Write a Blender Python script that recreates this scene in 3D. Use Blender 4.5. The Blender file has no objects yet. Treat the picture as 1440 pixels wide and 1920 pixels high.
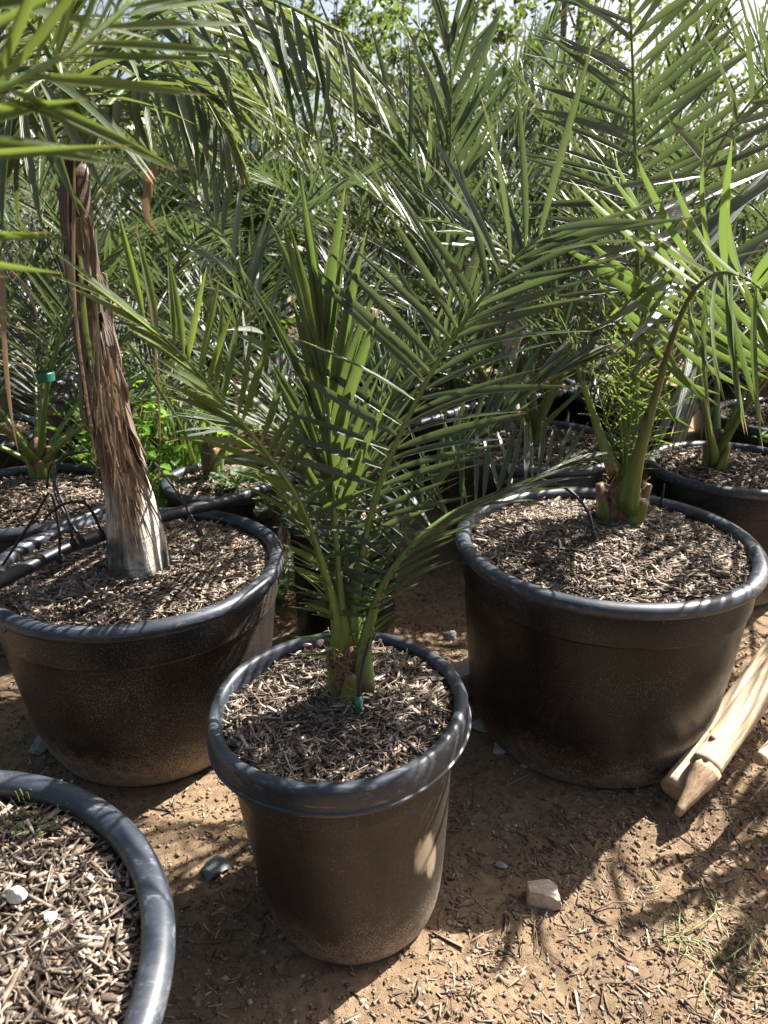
import bpy, math, random
import numpy as np
from mathutils import Vector, Matrix

rng = np.random.default_rng(7)
random.seed(7)
R = math.radians
S = bpy.context.scene
C = S.collection

# ------------------------------------------------------------------ camera
CAM_H, CAM_P, CAM_F = 1.28, R(21.5), 1400.0        # metres, pitch down, focal length in pixels of a 1440 wide frame
cd = bpy.data.cameras.new('camera')
cam = bpy.data.objects.new('camera', cd); C.objects.link(cam)
cam.location = (0, 0, CAM_H)
cam.rotation_euler = (R(90) - CAM_P, 0, 0)
cd.sensor_fit = 'HORIZONTAL'; cd.sensor_width = 36.0; cd.lens = CAM_F / 1440 * 36
cd.clip_start = 0.02; cd.clip_end = 1500
cd.dof.use_dof = True; cd.dof.focus_distance = 1.45; cd.dof.aperture_fstop = 9.0
S.camera = cam
S.render.resolution_x = 768; S.render.resolution_y = 1024

# ------------------------------------------------------------------ sky and sun
SUN_EL, SUN_AZ = R(46), R(54.5)                       # azimuth from +Y towards +X
w = bpy.data.worlds.new('World'); S.world = w; w.use_nodes = True
nt = w.node_tree
for n in list(nt.nodes): nt.nodes.remove(n)
sky = nt.nodes.new('ShaderNodeTexSky'); sky.sky_type = 'NISHITA'; sky.sun_disc = False
sky.sun_elevation = SUN_EL; sky.sun_rotation = SUN_AZ; sky.altitude = 200
sky.air_density = 1.0; sky.dust_density = 6.0; sky.ozone_density = 1.0
bg = nt.nodes.new('ShaderNodeBackground'); bg.inputs['Strength'].default_value = 0.052
wo = nt.nodes.new('ShaderNodeOutputWorld')
nt.links.new(sky.outputs[0], bg.inputs[0]); nt.links.new(bg.outputs[0], wo.inputs[0])
sd = bpy.data.lights.new('sun', 'SUN'); sd.energy = 5.0; sd.angle = R(0.53); sd.color = (1.0, 0.965, 0.91)
sun = bpy.data.objects.new('sun', sd); C.objects.link(sun)
SV = Vector((math.sin(SUN_AZ) * math.cos(SUN_EL), math.cos(SUN_AZ) * math.cos(SUN_EL), math.sin(SUN_EL)))
sun.rotation_euler = SV.to_track_quat('Z', 'Y').to_euler()
sun.location = SV * 30
S.view_settings.view_transform = 'Standard'; S.view_settings.look = 'None'
S.view_settings.exposure = 2.15; S.view_settings.gamma = 1.0
S.view_settings.use_curve_mapping = False

# ------------------------------------------------------------------ measuring helpers
_c, _s = math.cos(CAM_P), math.sin(CAM_P)
def ray(px, py):
    x = (px - 720) / CAM_F; y = (py - 960) / CAM_F
    return np.array([x, _c - y * _s, -_s - y * _c])
def at_z(px, py, z):
    r = ray(px, py); t = (z - CAM_H) / r[2]
    return np.array([0, 0, CAM_H]) + t * r
def at_y(px, py, Y):
    r = ray(px, py); t = Y / r[1]
    return np.array([0, 0, CAM_H]) + t * r
def unit(v):
    v = np.asarray(v, float); return v / max(1e-9, np.linalg.norm(v))

# ------------------------------------------------------------------ material helpers
class NT:
    def __init__(s, name):
        s.m = bpy.data.materials.new(name); s.m.use_nodes = True
        s.t = s.m.node_tree
        for n in list(s.t.nodes): s.t.nodes.remove(n)
        s.out = s.n('ShaderNodeOutputMaterial')
    def n(s, typ, **kw):
        nd = s.t.nodes.new(typ)
        for k, v in kw.items():
            if k in nd.inputs.keys() if hasattr(nd.inputs, 'keys') else False: nd.inputs[k].default_value = v
            else: setattr(nd, k, v)
        return nd
    def l(s, a, b): s.t.links.new(a, b)
    def noise(s, vec, scale, detail=4, rough=.55, dist=0):
        n = s.n('ShaderNodeTexNoise'); n.inputs['Scale'].default_value = scale
        n.inputs['Detail'].default_value = detail; n.inputs['Roughness'].default_value = rough
        n.inputs['Distortion'].default_value = dist
        if vec is not None: s.l(vec, n.inputs['Vector'])
        return n.outputs['Fac']
    def ramp(s, fac, stops, interp='LINEAR'):
        r = s.n('ShaderNodeValToRGB'); e = r.color_ramp.elements; r.color_ramp.interpolation = interp
        while len(e) < len(stops): e.new(0.5)
        for i, (p, c) in enumerate(stops):
            e[i].position = p; e[i].color = (*c, 1) if len(c) == 3 else c
        s.l(fac, r.inputs[0]); return r.outputs[0]
    def mixc(s, fac, a, b, mode='MIX'):
        m = s.n('ShaderNodeMix'); m.data_type = 'RGBA'; m.blend_type = mode
        for sock, v in ((m.inputs[0], fac), (m.inputs[6], a), (m.inputs[7], b)):
            if isinstance(v, (int, float)): sock.default_value = v
            elif isinstance(v, tuple): sock.default_value = (*v, 1) if len(v) == 3 else v
            else: s.l(v, sock)
        return m.outputs[2]
    def math(s, op, a, b=0.0):
        m = s.n('ShaderNodeMath'); m.operation = op
        for sock, v in ((m.inputs[0], a), (m.inputs[1], b)):
            if isinstance(v, (int, float)): sock.default_value = v
            else: s.l(v, sock)
        return m.outputs[0]
    def maprange(s, v, a, b, c=0., d=1.):
        m = s.n('ShaderNodeMapRange'); m.inputs[1].default_value = a; m.inputs[2].default_value = b
        m.inputs[3].default_value = c; m.inputs[4].default_value = d; s.l(v, m.inputs[0]); return m.outputs[0]
    def mapping(s, vec, scale):
        m = s.n('ShaderNodeMapping'); m.inputs['Scale'].default_value = scale; s.l(vec, m.inputs['Vector']); return m.outputs[0]
    def bump(s, h, strength=.3, dist=.002):
        b = s.n('ShaderNodeBump'); b.inputs['Strength'].default_value = strength; b.inputs['Distance'].default_value = dist
        s.l(h, b.inputs['Height']); return b.outputs[0]
    def bsdf(s, col, rough=.6, normal=None, spec=.5, **kw):
        b = s.n('ShaderNodeBsdfPrincipled')
        for k, v in (('Base Color', col), ('Roughness', rough), ('Specular IOR Level', spec), ('Normal', normal)) + tuple(kw.items()):
            if v is None: continue
            if isinstance(v, tuple): b.inputs[k].default_value = (*v, 1) if len(v) == 3 else v
            elif isinstance(v, (int, float)): b.inputs[k].default_value = v
            else: s.l(v, b.inputs[k])
        return b.outputs[0]
    def done(s, sh): s.l(sh, s.out.inputs['Surface']); return s.m
    def obj(s): return s.n('ShaderNodeTexCoord').outputs['Object']
    def uv(s): return s.n('ShaderNodeTexCoord').outputs['UV']
    def island(s): return s.n('ShaderNodeNewGeometry').outputs['Random Per Island']
    def orand(s): return s.n('ShaderNodeObjectInfo').outputs['Random']

def leaf_mat(name, dark, mid, light, tip, transl, trans_f=.38, rough=.42, spec=.65, veins=7.0):
    k = NT(name)
    uv = k.uv(); sep = k.n('ShaderNodeSeparateXYZ'); k.l(uv, sep.inputs[0])
    rnd = k.math('FRACT', k.math('ADD', k.orand(), k.island()))
    col = k.ramp(rnd, [(0, dark), (.5, mid), (1, light)])
    # long veins
    wv = k.math('SINE', k.math('MULTIPLY', sep.outputs[0], veins * 6.283))
    vein = k.maprange(wv, -1, 1, 0, 1)
    col = k.mixc(k.math('MULTIPLY', vein, .40), col, light)
    nz = k.noise(k.mapping(uv, (2.5, 14, 1)), 3.0, 3)
    col = k.mixc(k.maprange(nz, .35, .75, 0, .35), col, mid)
    # dried tip, pale base
    t = k.math('ADD', sep.outputs[1], k.math('MULTIPLY', rnd, .075))
    col = k.mixc(k.maprange(t, .955, 1.01), col, tip)
    col = k.mixc(k.maprange(t, .10, .0, 0, .8), col, (.30, .32, .10))
    nor = k.bump(k.math('ADD', vein, k.math('MULTIPLY', nz, .5)), .5, .0012)
    p = k.bsdf(col, rough, nor, spec)
    tr = k.n('ShaderNodeBsdfTranslucent')
    k.l(k.mixc(.6, col, transl), tr.inputs[0]); 
    mx = k.n('ShaderNodeMixShader'); mx.inputs[0].default_value = trans_f
    k.l(p, mx.inputs[1]); k.l(tr.outputs[0], mx.inputs[2])
    return k.done(mx.outputs[0])

M = {}
M['date_leaf'] = leaf_mat('date_leaf', (.021, .034, .018), (.033, .050, .026), (.060, .079, .045), (.34, .22, .08), (.155, .21, .055), .24, .40, .6)
M['lit_yellow_leaf'] = leaf_mat('lit_yellow_leaf', (.045, .07, .018), (.065, .095, .024), (.10, .13, .04), (.30, .20, .07), (.26, .34, .05), .40, .48, .35)  # date leaf brightened: sun shining through is put into these yellow greens
M['spear_lit_leaf'] = leaf_mat('spear_lit_leaf', (.026, .048, .015), (.040, .068, .020), (.068, .098, .034), (.30, .20, .07), (.20, .29, .05), .32, .42, .5)  # spear green; its brighter tone also stands for sun on the bent frond
M['silver_leaf'] = leaf_mat('silver_leaf', (.07, .095, .06), (.10, .125, .08), (.15, .17, .12), (.3, .18, .08), (.17, .24, .06), .25)
M['strap_leaf'] = leaf_mat('strap_leaf', (.035, .058, .022), (.055, .08, .03), (.09, .11, .045), (.35, .2, .07), (.20, .25, .04), .30, .5, .4)
M['dry_leaf'] = leaf_mat('dry_leaf', (.09, .055, .035), (.19, .135, .09), (.34, .27, .20), (.3, .2, .12), (.4, .25, .12), .2, .7)
M['dark_sheath'] = leaf_mat('dark_sheath', (.04, .026, .018), (.085, .052, .037), (.16, .115, .085), (.2, .14, .09), (.2, .1, .05), .1, .75)
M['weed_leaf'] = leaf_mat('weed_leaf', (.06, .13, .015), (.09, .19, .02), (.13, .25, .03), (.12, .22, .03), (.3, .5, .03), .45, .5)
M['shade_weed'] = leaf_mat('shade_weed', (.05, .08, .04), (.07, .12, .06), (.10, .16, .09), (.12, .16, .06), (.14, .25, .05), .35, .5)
M['hedge_leaf'] = leaf_mat('hedge_leaf', (.035, .06, .016), (.055, .09, .022), (.085, .125, .03), (.16, .16, .04), (.22, .30, .04), .40, .4)
M['pale_weed'] = leaf_mat('pale_weed', (.13, .135, .07), (.17, .175, .10), (.23, .23, .14), (.24, .22, .14), (.2, .22, .09), .2, .6)
M['blue_leaf'] = leaf_mat('blue_leaf', (.15, .21, .20), (.21, .28, .27), (.29, .36, .34), (.25, .3, .28), (.24, .34, .26), .3, .6)
M['grey_leaf'] = leaf_mat('grey_leaf', (.2, .21, .15), (.27, .28, .2), (.34, .35, .26), (.3, .3, .2), (.33, .35, .2), .3, .6)

def m_petiole():
    k = NT('petiole'); o = k.obj()
    n1 = k.noise(k.mapping(o, (60, 60, 6)), 1.0, 4)
    n2 = k.noise(o, 14.0, 3)
    col = k.ramp(n1, [(.3, (.055, .095, .018)), (.7, (.12, .175, .035))])
    col = k.mixc(k.maprange(n2, .52, .72, 0, .6), col, (.10, .10, .035))
    sep = k.n('ShaderNodeSeparateXYZ'); k.l(o, sep.inputs[0])
    col = k.mixc(k.maprange(k.math('ADD', sep.outputs[2], k.math('MULTIPLY', n1, .07)), .075, .035, 0, .8), col, (.13, .065, .035))
    return k.done(k.bsdf(col, .38, k.bump(n1, .2, .001), .5))
M['petiole'] = m_petiole()
def m_brownpet():
    k = NT('brown_petiole'); o = k.obj(); sep = k.n('ShaderNodeSeparateXYZ'); k.l(o, sep.inputs[0])
    n1 = k.noise(k.mapping(o, (60, 60, 6)), 1.0, 4)
    br = k.ramp(n1, [(.3, (.045, .045, .02)), (.7, (.105, .092, .04))])
    gr = k.ramp(n1, [(.3, (.06, .095, .018)), (.7, (.12, .16, .035))])
    return k.done(k.bsdf(k.mixc(k.maprange(k.math('ADD', sep.outputs[2], k.math('MULTIPLY', n1, .2)), .2, .5, 0, .85), gr, br), .36, k.bump(n1, .2, .001), .5))
M['brown_petiole'] = m_brownpet()
def m_pale():
    k = NT('cut_green'); o = k.obj()
    n = k.noise(k.mapping(o, (90, 90, 12)), 1.0, 4)
    sep = k.n('ShaderNodeSeparateXYZ'); k.l(o, sep.inputs[0])
    col = k.ramp(n, [(.3, (.08, .12, .02)), (.7, (.15, .19, .04))])
    col = k.mixc(k.maprange(k.math('ADD', sep.outputs[2], k.math('MULTIPLY', n, .03)), .045, .075), col, (.16, .075, .04))
    return k.done(k.bsdf(col, .42, k.bump(n, .25, .001)))
M['leaf_base'] = m_pale()
def m_fibre():
    k = NT('brown_fibre'); o = k.obj()
    n = k.noise(k.mapping(o, (140, 140, 18)), 1.0, 6, .7, 1.5)
    col = k.ramp(n, [(.25, (.035, .016, .008)), (.5, (.13, .065, .035)), (.75, (.27, .16, .09))])
    return k.done(k.bsdf(col, .85, k.bump(n, .9, .004)))
M['fibre'] = m_fibre()
def m_bark():
    k = NT('grey_bark'); o = k.obj()
    n = k.noise(k.mapping(o, (26, 26, 4)), 1.0, 8, .65, .6)
    n2 = k.noise(o, 9, 4)
    fine = k.noise(k.mapping(o, (220, 220, 22)), 1, 4)
    sep = k.n('ShaderNodeSeparateXYZ'); k.l(o, sep.inputs[0])
    ring = k.noise(k.mapping(o, (3, 3, 70)), 1.0, 4, .6, .4)
    crack = k.noise(k.mapping(o, (75, 75, 7)), 1.0, 6, .7, 1.2)
    col = k.ramp(n, [(.28, (.15, .12, .10)), (.5, (.36, .32, .28)), (.7, (.56, .52, .47))])
    brown = k.ramp(fine, [(.3, (.045, .024, .017)), (.7, (.15, .08, .055))])
    brown = k.mixc(k.maprange(n, .50, .64, 0, .7), brown, (.25, .22, .19))
    zz = k.math('ADD', sep.outputs[2], k.math('MULTIPLY', n2, .35))
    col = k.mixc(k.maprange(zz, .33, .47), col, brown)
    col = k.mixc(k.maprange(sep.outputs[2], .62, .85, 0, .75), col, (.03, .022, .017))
    col = k.mixc(k.maprange(k.math('ADD', zz, k.math('MULTIPLY', n, .2)), .36, .30, 0, .92), col, (.05, .055, .05))    # dark grey towards the foot
    col = k.mixc(k.maprange(n2, .60, .66, 0, .6), col, (.5, .48, .44))
    col = k.mixc(k.maprange(crack, .42, .34, 0, .85), col, (.03, .022, .016))
    col = k.mixc(k.maprange(ring, .40, .34, 0, .5), col, (.05, .035, .028))
    n = k.math('ADD', n, k.math('ADD', crack, ring))
    return k.done(k.bsdf(col, .85, k.bump(k.math('ADD', n, fine), .7, .004), .2))
M['bark'] = m_bark()
def m_plastic(name, tint, dust_f, bluish, smear=None, film0=.02, sth=.69):
    k = NT(name); o = k.obj(); sep = k.n('ShaderNodeSeparateXYZ'); k.l(o, sep.inputs[0])
    sp = k.noise(o, 520, 2, .75); big = k.noise(o, 5, 5, .6, .4); mid = k.noise(o, 34, 5, .7)
    streak = k.noise(k.mapping(o, (80, 80, 5)), 1.0, 4)
    base = k.mixc(k.maprange(big, .35, .7), tint, bluish)
    z = k.math('ADD', sep.outputs[2], k.math('MULTIPLY', k.math('SUBTRACT', mid, .5), .16))
    low = k.maprange(z, .15, .0)
    amt = k.math('ADD', k.math('MULTIPLY', low, .85), k.math('MULTIPLY', k.maprange(big, .35, .7), .28))
    th = k.math('SUBTRACT', sth, k.math('MULTIPLY', amt, .25))
    speck = k.maprange(k.math('SUBTRACT', sp, th), -.02, .05)
    film = k.math('MULTIPLY', k.math('ADD', k.math('MULTIPLY', low, .42), k.maprange(streak, .35, .75, film0, film0 * 1.6 + .03)), dust_f)
    col = k.mixc(film, base, (.14, .10, .068))
    col = k.mixc(k.math('MULTIPLY', speck, dust_f), col, (.42, .34, .25))
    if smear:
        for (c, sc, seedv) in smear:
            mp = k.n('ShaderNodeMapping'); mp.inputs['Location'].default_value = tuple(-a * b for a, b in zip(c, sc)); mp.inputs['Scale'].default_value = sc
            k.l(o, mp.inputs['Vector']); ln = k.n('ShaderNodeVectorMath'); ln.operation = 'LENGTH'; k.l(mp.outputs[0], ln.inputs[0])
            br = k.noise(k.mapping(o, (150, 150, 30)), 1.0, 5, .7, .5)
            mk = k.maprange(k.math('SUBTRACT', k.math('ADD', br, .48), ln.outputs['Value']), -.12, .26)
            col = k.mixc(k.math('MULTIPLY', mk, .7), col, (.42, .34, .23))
    rough = k.math('ADD', k.math('MULTIPLY', film, .4), k.maprange(mid, .3, .7, .30, .46))
    return k.done(k.bsdf(col, rough, k.bump(sp, .06, .0006), .33))
M['plastic'] = m_plastic('black_plastic', (.004, .004, .0048), .75, (.007, .007, .0082), None, .0)
M['dusty'] = m_plastic('dusty_black_plastic', (.006, .006, .0065), .95, (.012, .0115, .0115), None, .04, .655)
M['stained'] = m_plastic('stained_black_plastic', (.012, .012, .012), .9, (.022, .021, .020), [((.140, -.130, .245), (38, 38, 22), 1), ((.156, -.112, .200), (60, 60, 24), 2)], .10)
def m_rim():
    k = NT('weathered_rim'); o = k.obj()
    sp = k.noise(o, 300, 2, .7); mid = k.noise(o, 22, 6, .7); big = k.noise(o, 6, 3)
    col = k.mixc(k.maprange(mid, .3, .75), (.013, .017, .025), (.034, .041, .054))
    col = k.mixc(k.maprange(sp, .66, .74, 0, .5), col, (.24, .22, .19))
    scr = k.noise(k.mapping(o, (9, 60, 120)), 1, 5, .7)
    col = k.mixc(k.maprange(scr, .56, .66, 0, .4), col, (.22, .23, .24))
    blot = k.noise(o, 11, 6, .75, .6)
    col = k.mixc(k.maprange(blot, .54, .68, 0, .22), col, (.20, .19, .17))
    return k.done(k.bsdf(col, k.maprange(big, .3, .7, .36, .5), k.bump(mid, .1, .001), .5))
M['rim'] = m_rim()
def m_chip(name, stops, rough=.85):
    k = NT(name); o = k.obj(); r = k.island()
    n = k.noise(k.mapping(o, (1, 1, 1)), 160, 4, .7)
    col = k.ramp(r, stops)
    col = k.mixc(k.maprange(n, .3, .7, 0, .45), col, (.10, .068, .045))
    pn = k.noise(o, 10, 4, .6)
    col = k.mixc(k.maprange(pn, .50, .66, 0, .5), col, (.06, .044, .032))
    col = k.mixc(k.maprange(pn, .46, .34, 0, .35), col, (.36, .29, .22))
    return k.done(k.bsdf(col, rough, k.bump(n, .5, .001), .25))
M['chip'] = m_chip('wood_chip', [(0, (.03, .022, .017)), (.22, (.10, .074, .056)), (.5, (.215, .165, .125)), (.75, (.29, .23, .178)), (.9, (.38, .315, .25)), (1, (.52, .45, .38))])
M['ground_chip'] = m_chip('ground_chip', [(0, (.06, .042, .03)), (.35, (.15, .107, .073)), (.75, (.27, .205, .145)), (1, (.42, .34, .25))])
M['clod'] = m_chip('soil_clod', [(0, (.08, .05, .03)), (.5, (.18, .122, .075)), (.9, (.28, .205, .13)), (1, (.45, .38, .29))])
def m_soil():
    k = NT('mulch_bed'); o = k.obj()
    n = k.noise(o, 55, 8, .75); f = k.noise(o, 260, 3, .7)
    col = k.ramp(n, [(.3, (.03, .02, .013)), (.55, (.085, .058, .038)), (.75, (.17, .125, .085))])
    return k.done(k.bsdf(col, .95, k.bump(k.math('ADD', n, f), 1.0, .008), .1))
M['soil'] = m_soil()
def m_dirt():
    k = NT('sandy_dirt'); o = k.obj()
    a = k.noise(o, 3.5, 6, .65); b = k.noise(o, 40, 8, .75); f = k.noise(o, 420, 3, .8)
    col = k.ramp(b, [(.28, (.105, .068, .040)), (.5, (.225, .152, .092)), (.72, (.33, .24, .155))])
    col = k.mixc(k.maprange(a, .44, .66, 0, .55), col, (.10, .070, .046))
    col = k.mixc(k.maprange(f, .62, .74, 0, .8), col, (.46, .36, .25))
    col = k.mixc(k.maprange(f, .38, .28, 0, .7), col, (.07, .042, .025))
    return k.done(k.bsdf(col, .95, k.bump(k.math('ADD', k.math('MULTIPLY', f, .5), b), 1.0, .007), .12))
M['dirt'] = m_dirt()
def m_rock(name, c1, c2, c3):
    k = NT(name); o = k.obj(); n = k.noise(o, 28, 9, .7); f = k.noise(o, 190, 4, .7)
    col = k.ramp(n, [(.3, c1), (.5, c2), (.72, c3)])
    return k.done(k.bsdf(col, .9, k.bump(k.math('ADD', n, f), .8, .005), .25))
M['grey_rock'] = m_rock('grey_rock', (.10, .11, .10), (.17, .19, .18), (.27, .28, .26))
M['tan_rock'] = m_rock('tan_rock', (.32, .24, .17), (.48, .39, .30), (.60, .53, .44))
M['white_rock'] = m_rock('white_rock', (.42, .40, .36), (.6, .6, .57), (.72, .72, .7))
M['pale_rubble'] = m_rock('pale_rubble', (.16, .14, .12), (.32, .31, .29), (.5, .5, .48))
def m_wood(name, c1, c2, c3):
    k = NT(name); o = k.obj()
    n = k.noise(k.mapping(o, (110, 110, 5)), 1.0, 8, .7, .9); kn = k.noise(o, 9, 3)
    ck = k.noise(k.mapping(o, (70, 70, 3)), 1.0, 5, .6, .4)
    col = k.ramp(n, [(.3, c1), (.52, c2), (.75, c3)])
    col = k.mixc(k.maprange(kn, .6, .72, 0, .5), col, c1)
    col = k.mixc(k.maprange(ck, .36, .30, 0, .85), col, tuple(c * .3 for c in c1))
    return k.done(k.bsdf(col, .75, k.bump(k.math('ADD', n, ck), .8, .003), .25))
M['stake'] = m_wood('peeled_wood', (.36, .25, .15), (.55, .43, .29), (.68, .57, .42))
M['stake_cut'] = m_wood('cut_wood', (.24, .15, .085), (.42, .29, .18), (.52, .38, .25))
M['old_wood'] = m_wood('old_grey_wood', (.24, .20, .155), (.38, .33, .27), (.5, .45, .38))
M['twig'] = m_wood('dark_twig', (.07, .045, .03), (.14, .10, .07), (.24, .18, .13))
def m_flat(name, col, rough=.45, spec=.5, vary=.35):
    k = NT(name); o = k.obj(); n = k.noise(o, 60, 5, .7)
    c2 = tuple(min(1, c * (1 + vary) + .01) for c in col)
    return k.done(k.bsdf(k.mixc(k.maprange(n, .35, .7), col, c2), rough, k.bump(n, .1, .001), spec))
M['tube'] = m_flat('black_tube', (.009, .009, .010), .5, .3)
M['pipe'] = m_flat('black_pipe', (.012, .013, .017), .46, .4, .8)
M['emitter'] = m_flat('green_emitter', (.01, .085, .055), .35)
M['tape'] = m_flat('green_tape', (.0, .08, .05), .5)
M['white_plastic'] = m_flat('white_plastic', (.72, .73, .74), .35)
M['trunk_dark'] = m_wood('tree_trunk', (.06, .045, .035), (.12, .095, .075), (.2, .165, .135))

# ------------------------------------------------------------------ mesh helpers
def raw_mesh(name, V, F, mat, uv=None, smooth=False):
    """V (n,3) array, F list of equal-length faces as an int array (m,k)"""
    V = np.asarray(V, np.float32); F = np.asarray(F, np.int32)
    me = bpy.data.meshes.new(name)
    m, kk = F.shape
    me.vertices.add(len(V)); me.vertices.foreach_set('co', V.ravel())
    me.loops.add(m * kk); me.loops.foreach_set('vertex_index', F.ravel())
    me.polygons.add(m)
    me.polygons.foreach_set('loop_start', np.arange(0, m * kk, kk, dtype=np.int32))
    me.polygons.foreach_set('loop_total', np.full(m, kk, np.int32))
    if smooth: me.polygons.foreach_set('use_smooth', np.ones(m, bool))
    if uv is not None:
        u = me.uv_layers.new(name='UVMap')
        u.data.foreach_set('uv', np.asarray(uv, np.float32)[F.ravel()].ravel())
    me.update(calc_edges=True)
    me.materials.append(mat)
    return me
def link(name, me, parent=None, loc=(0, 0, 0)):
    o = bpy.data.objects.new(name, me); C.objects.link(o)
    if parent is not None: o.parent = parent
    o.location = loc
    return o
def tag(o, label=None, cat=None, group=None, kind=None):
    if label: o['label'] = label
    if cat: o['category'] = cat
    if group: o['group'] = group
    if kind: o['kind'] = kind
    return o
def thing(name, loc, label, cat, group=None):
    o = bpy.data.objects.new(name, None); C.objects.link(o); o.location = tuple(loc); o.empty_display_size = .05
    return tag(o, label, cat, group)
def lathe(profile, seg=96, wob=None):
    Q = [profile[0]]; P0 = np.array(profile, float); cut = []
    for i in range(1, len(P0) - 1):
        Q.append(profile[i]); d1, d2 = P0[i] - P0[i - 1], P0[i + 1] - P0[i]
        if np.dot(d1, d2) / max(1e-12, np.linalg.norm(d1) * np.linalg.norm(d2)) < .72: cut.append(len(Q) - 1); Q.append(profile[i])
    Q.append(profile[-1])
    P = np.array(Q, float); n = len(P); a = np.linspace(0, 2 * np.pi, seg, endpoint=False)
    V = np.zeros((seg, n, 3))
    rr = P[None, :, 0] * np.ones((seg, 1))
    if wob is not None: rr = rr + wob(a)[:, None] * (P[None, :, 0] > .02)
    V[:, :, 0] = rr * np.cos(a)[:, None]; V[:, :, 1] = rr * np.sin(a)[:, None]; V[:, :, 2] = P[None, :, 1]
    idx = np.arange(seg * n).reshape(seg, n); nx = np.roll(idx, -1, 0)
    kp = np.array([j for j in range(n - 1) if j not in cut])
    F = np.stack([idx[:, kp], nx[:, kp], nx[:, kp + 1], idx[:, kp + 1]], -1).reshape(-1, 4)
    return V.reshape(-1, 3), F
def catmull(P, n):
    P = np.asarray(P, float); m = len(P)
    if m == 2: return P[0] + (P[1] - P[0]) * np.linspace(0, 1, n)[:, None]
    Q = np.vstack([2 * P[0] - P[1], P, 2 * P[-1] - P[-2]])
    d = np.r_[0, np.cumsum(np.linalg.norm(np.diff(P, axis=0), axis=1))]; d /= d[-1]
    out = []
    for u in np.linspace(0, 1, n):
        i = min(m - 2, int(np.searchsorted(d, u, side='right')) - 1); i = max(0, i)
        t = (u - d[i]) / max(1e-9, d[i + 1] - d[i])
        p0, p1, p2, p3 = Q[i], Q[i + 1], Q[i + 2], Q[i + 3]
        out.append(.5 * ((2 * p1) + (-p0 + p2) * t + (2 * p0 - 5 * p1 + 4 * p2 - p3) * t * t + (-p0 + 3 * p1 - 3 * p2 + p3) * t ** 3))
    return np.array(out)
def frames(pts, up):
    T = np.gradient(pts, axis=0); T /= np.linalg.norm(T, axis=1)[:, None] + 1e-12
    U = np.zeros_like(T); u = unit(up)
    for i in range(len(T)):
        u = unit(u - T[i] * np.dot(u, T[i])); U[i] = u
    return T, U, np.cross(T, U)
def tube(pts, radii, seg=8, up=(0, .2, 1), flat=1.0, cap=True):
    pts = np.asarray(pts, float); T, U, Sd = frames(pts, up); n = len(pts); seg += seg % 2
    rad = np.ones(n) * radii if np.isscalar(radii) else np.asarray(radii, float)
    fl = np.ones(n) * flat if np.isscalar(flat) else np.asarray(flat, float)
    a = np.linspace(0, 2 * np.pi, seg, endpoint=False)
    V = pts[:, None, :] + (np.cos(a)[None, :, None] * Sd[:, None, :] * fl[:, None, None] + np.sin(a)[None, :, None] * U[:, None, :]) * rad[:, None, None]
    idx = np.arange(n * seg).reshape(n, seg); nx = np.roll(idx, -1, 1)
    F = np.stack([idx[:-1], nx[:-1], nx[1:], idx[1:]], -1).reshape(-1, 4)
    V = V.reshape(-1, 3)
    if cap:
        V = np.vstack([V, pts[0], pts[-1]]); c0, c1 = len(V) - 2, len(V) - 1
        q0 = np.stack([idx[0][1::2], idx[0][0::2], np.full(seg // 2, c0), np.roll(idx[0], -2)[0::2]], -1)
        q1 = np.stack([idx[-1][0::2], idx[-1][1::2], np.roll(idx[-1], -2)[0::2], np.full(seg // 2, c1)], -1)
        F = np.vstack([F, q0, q1])
    return V, F
def join(parts):
    Vs, Fs, o = [], [], 0
    for V, F in parts:
        Vs.append(V); Fs.append(F + o); o += len(V)
    return np.vstack(Vs), np.vstack(Fs)
def vnoise(x, y, scale, seed=0):
    r = np.random.default_rng(seed).random((256, 256)); x = x * scale; y = y * scale
    xi, yi = np.floor(x).astype(int), np.floor(y).astype(int); fx, fy = x - xi, y - yi
    fx = fx * fx * (3 - 2 * fx); fy = fy * fy * (3 - 2 * fy)
    g = lambda i, j: r[i % 256, j % 256]
    return (g(xi, yi) * (1 - fx) + g(xi + 1, yi) * fx) * (1 - fy) + (g(xi, yi + 1) * (1 - fx) + g(xi + 1, yi + 1) * fx) * fy

# ------------------------------------------------------------------ the ground
def ground_h(x, y):
    near = np.exp(-((x / 3.0) ** 2 + ((y - 1.4) / 3.0) ** 2))
    h = (vnoise(x, y, 3, 1) - .5) * .022 + (vnoise(x, y, 11, 2) - .5) * .012 + (vnoise(x, y, 37, 3) - .5) * .007 + (vnoise(x, y, 95, 4) - .5) * .0035
    return h * near
def axis(lo, hi, step, far, g=1.16):
    a = list(np.arange(lo, hi + 1e-6, step)); d = step; x = a[-1]; up = []
    while x < far: d *= g; x += d; up.append(x)
    d = step; x = a[0]; dn = []
    while x > -far: d *= g; x -= d; dn.append(x)
    return np.array(dn[::-1] + a + up)
gx, gy = axis(-1.0, 1.1, .0075, 600), axis(.62, 2.1, .0075, 600)
GX, GY = np.meshgrid(gx, gy, indexing='ij')
V = np.stack([GX, GY, ground_h(GX, GY)], -1).reshape(-1, 3)
idx = np.arange(len(V)).reshape(GX.shape)
F = np.stack([idx[:-1, :-1], idx[1:, :-1], idx[1:, 1:], idx[:-1, 1:]], -1).reshape(-1, 4)
tag(link('ground', raw_mesh('ground', V, F, M['dirt'], smooth=True)), kind='structure')

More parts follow.
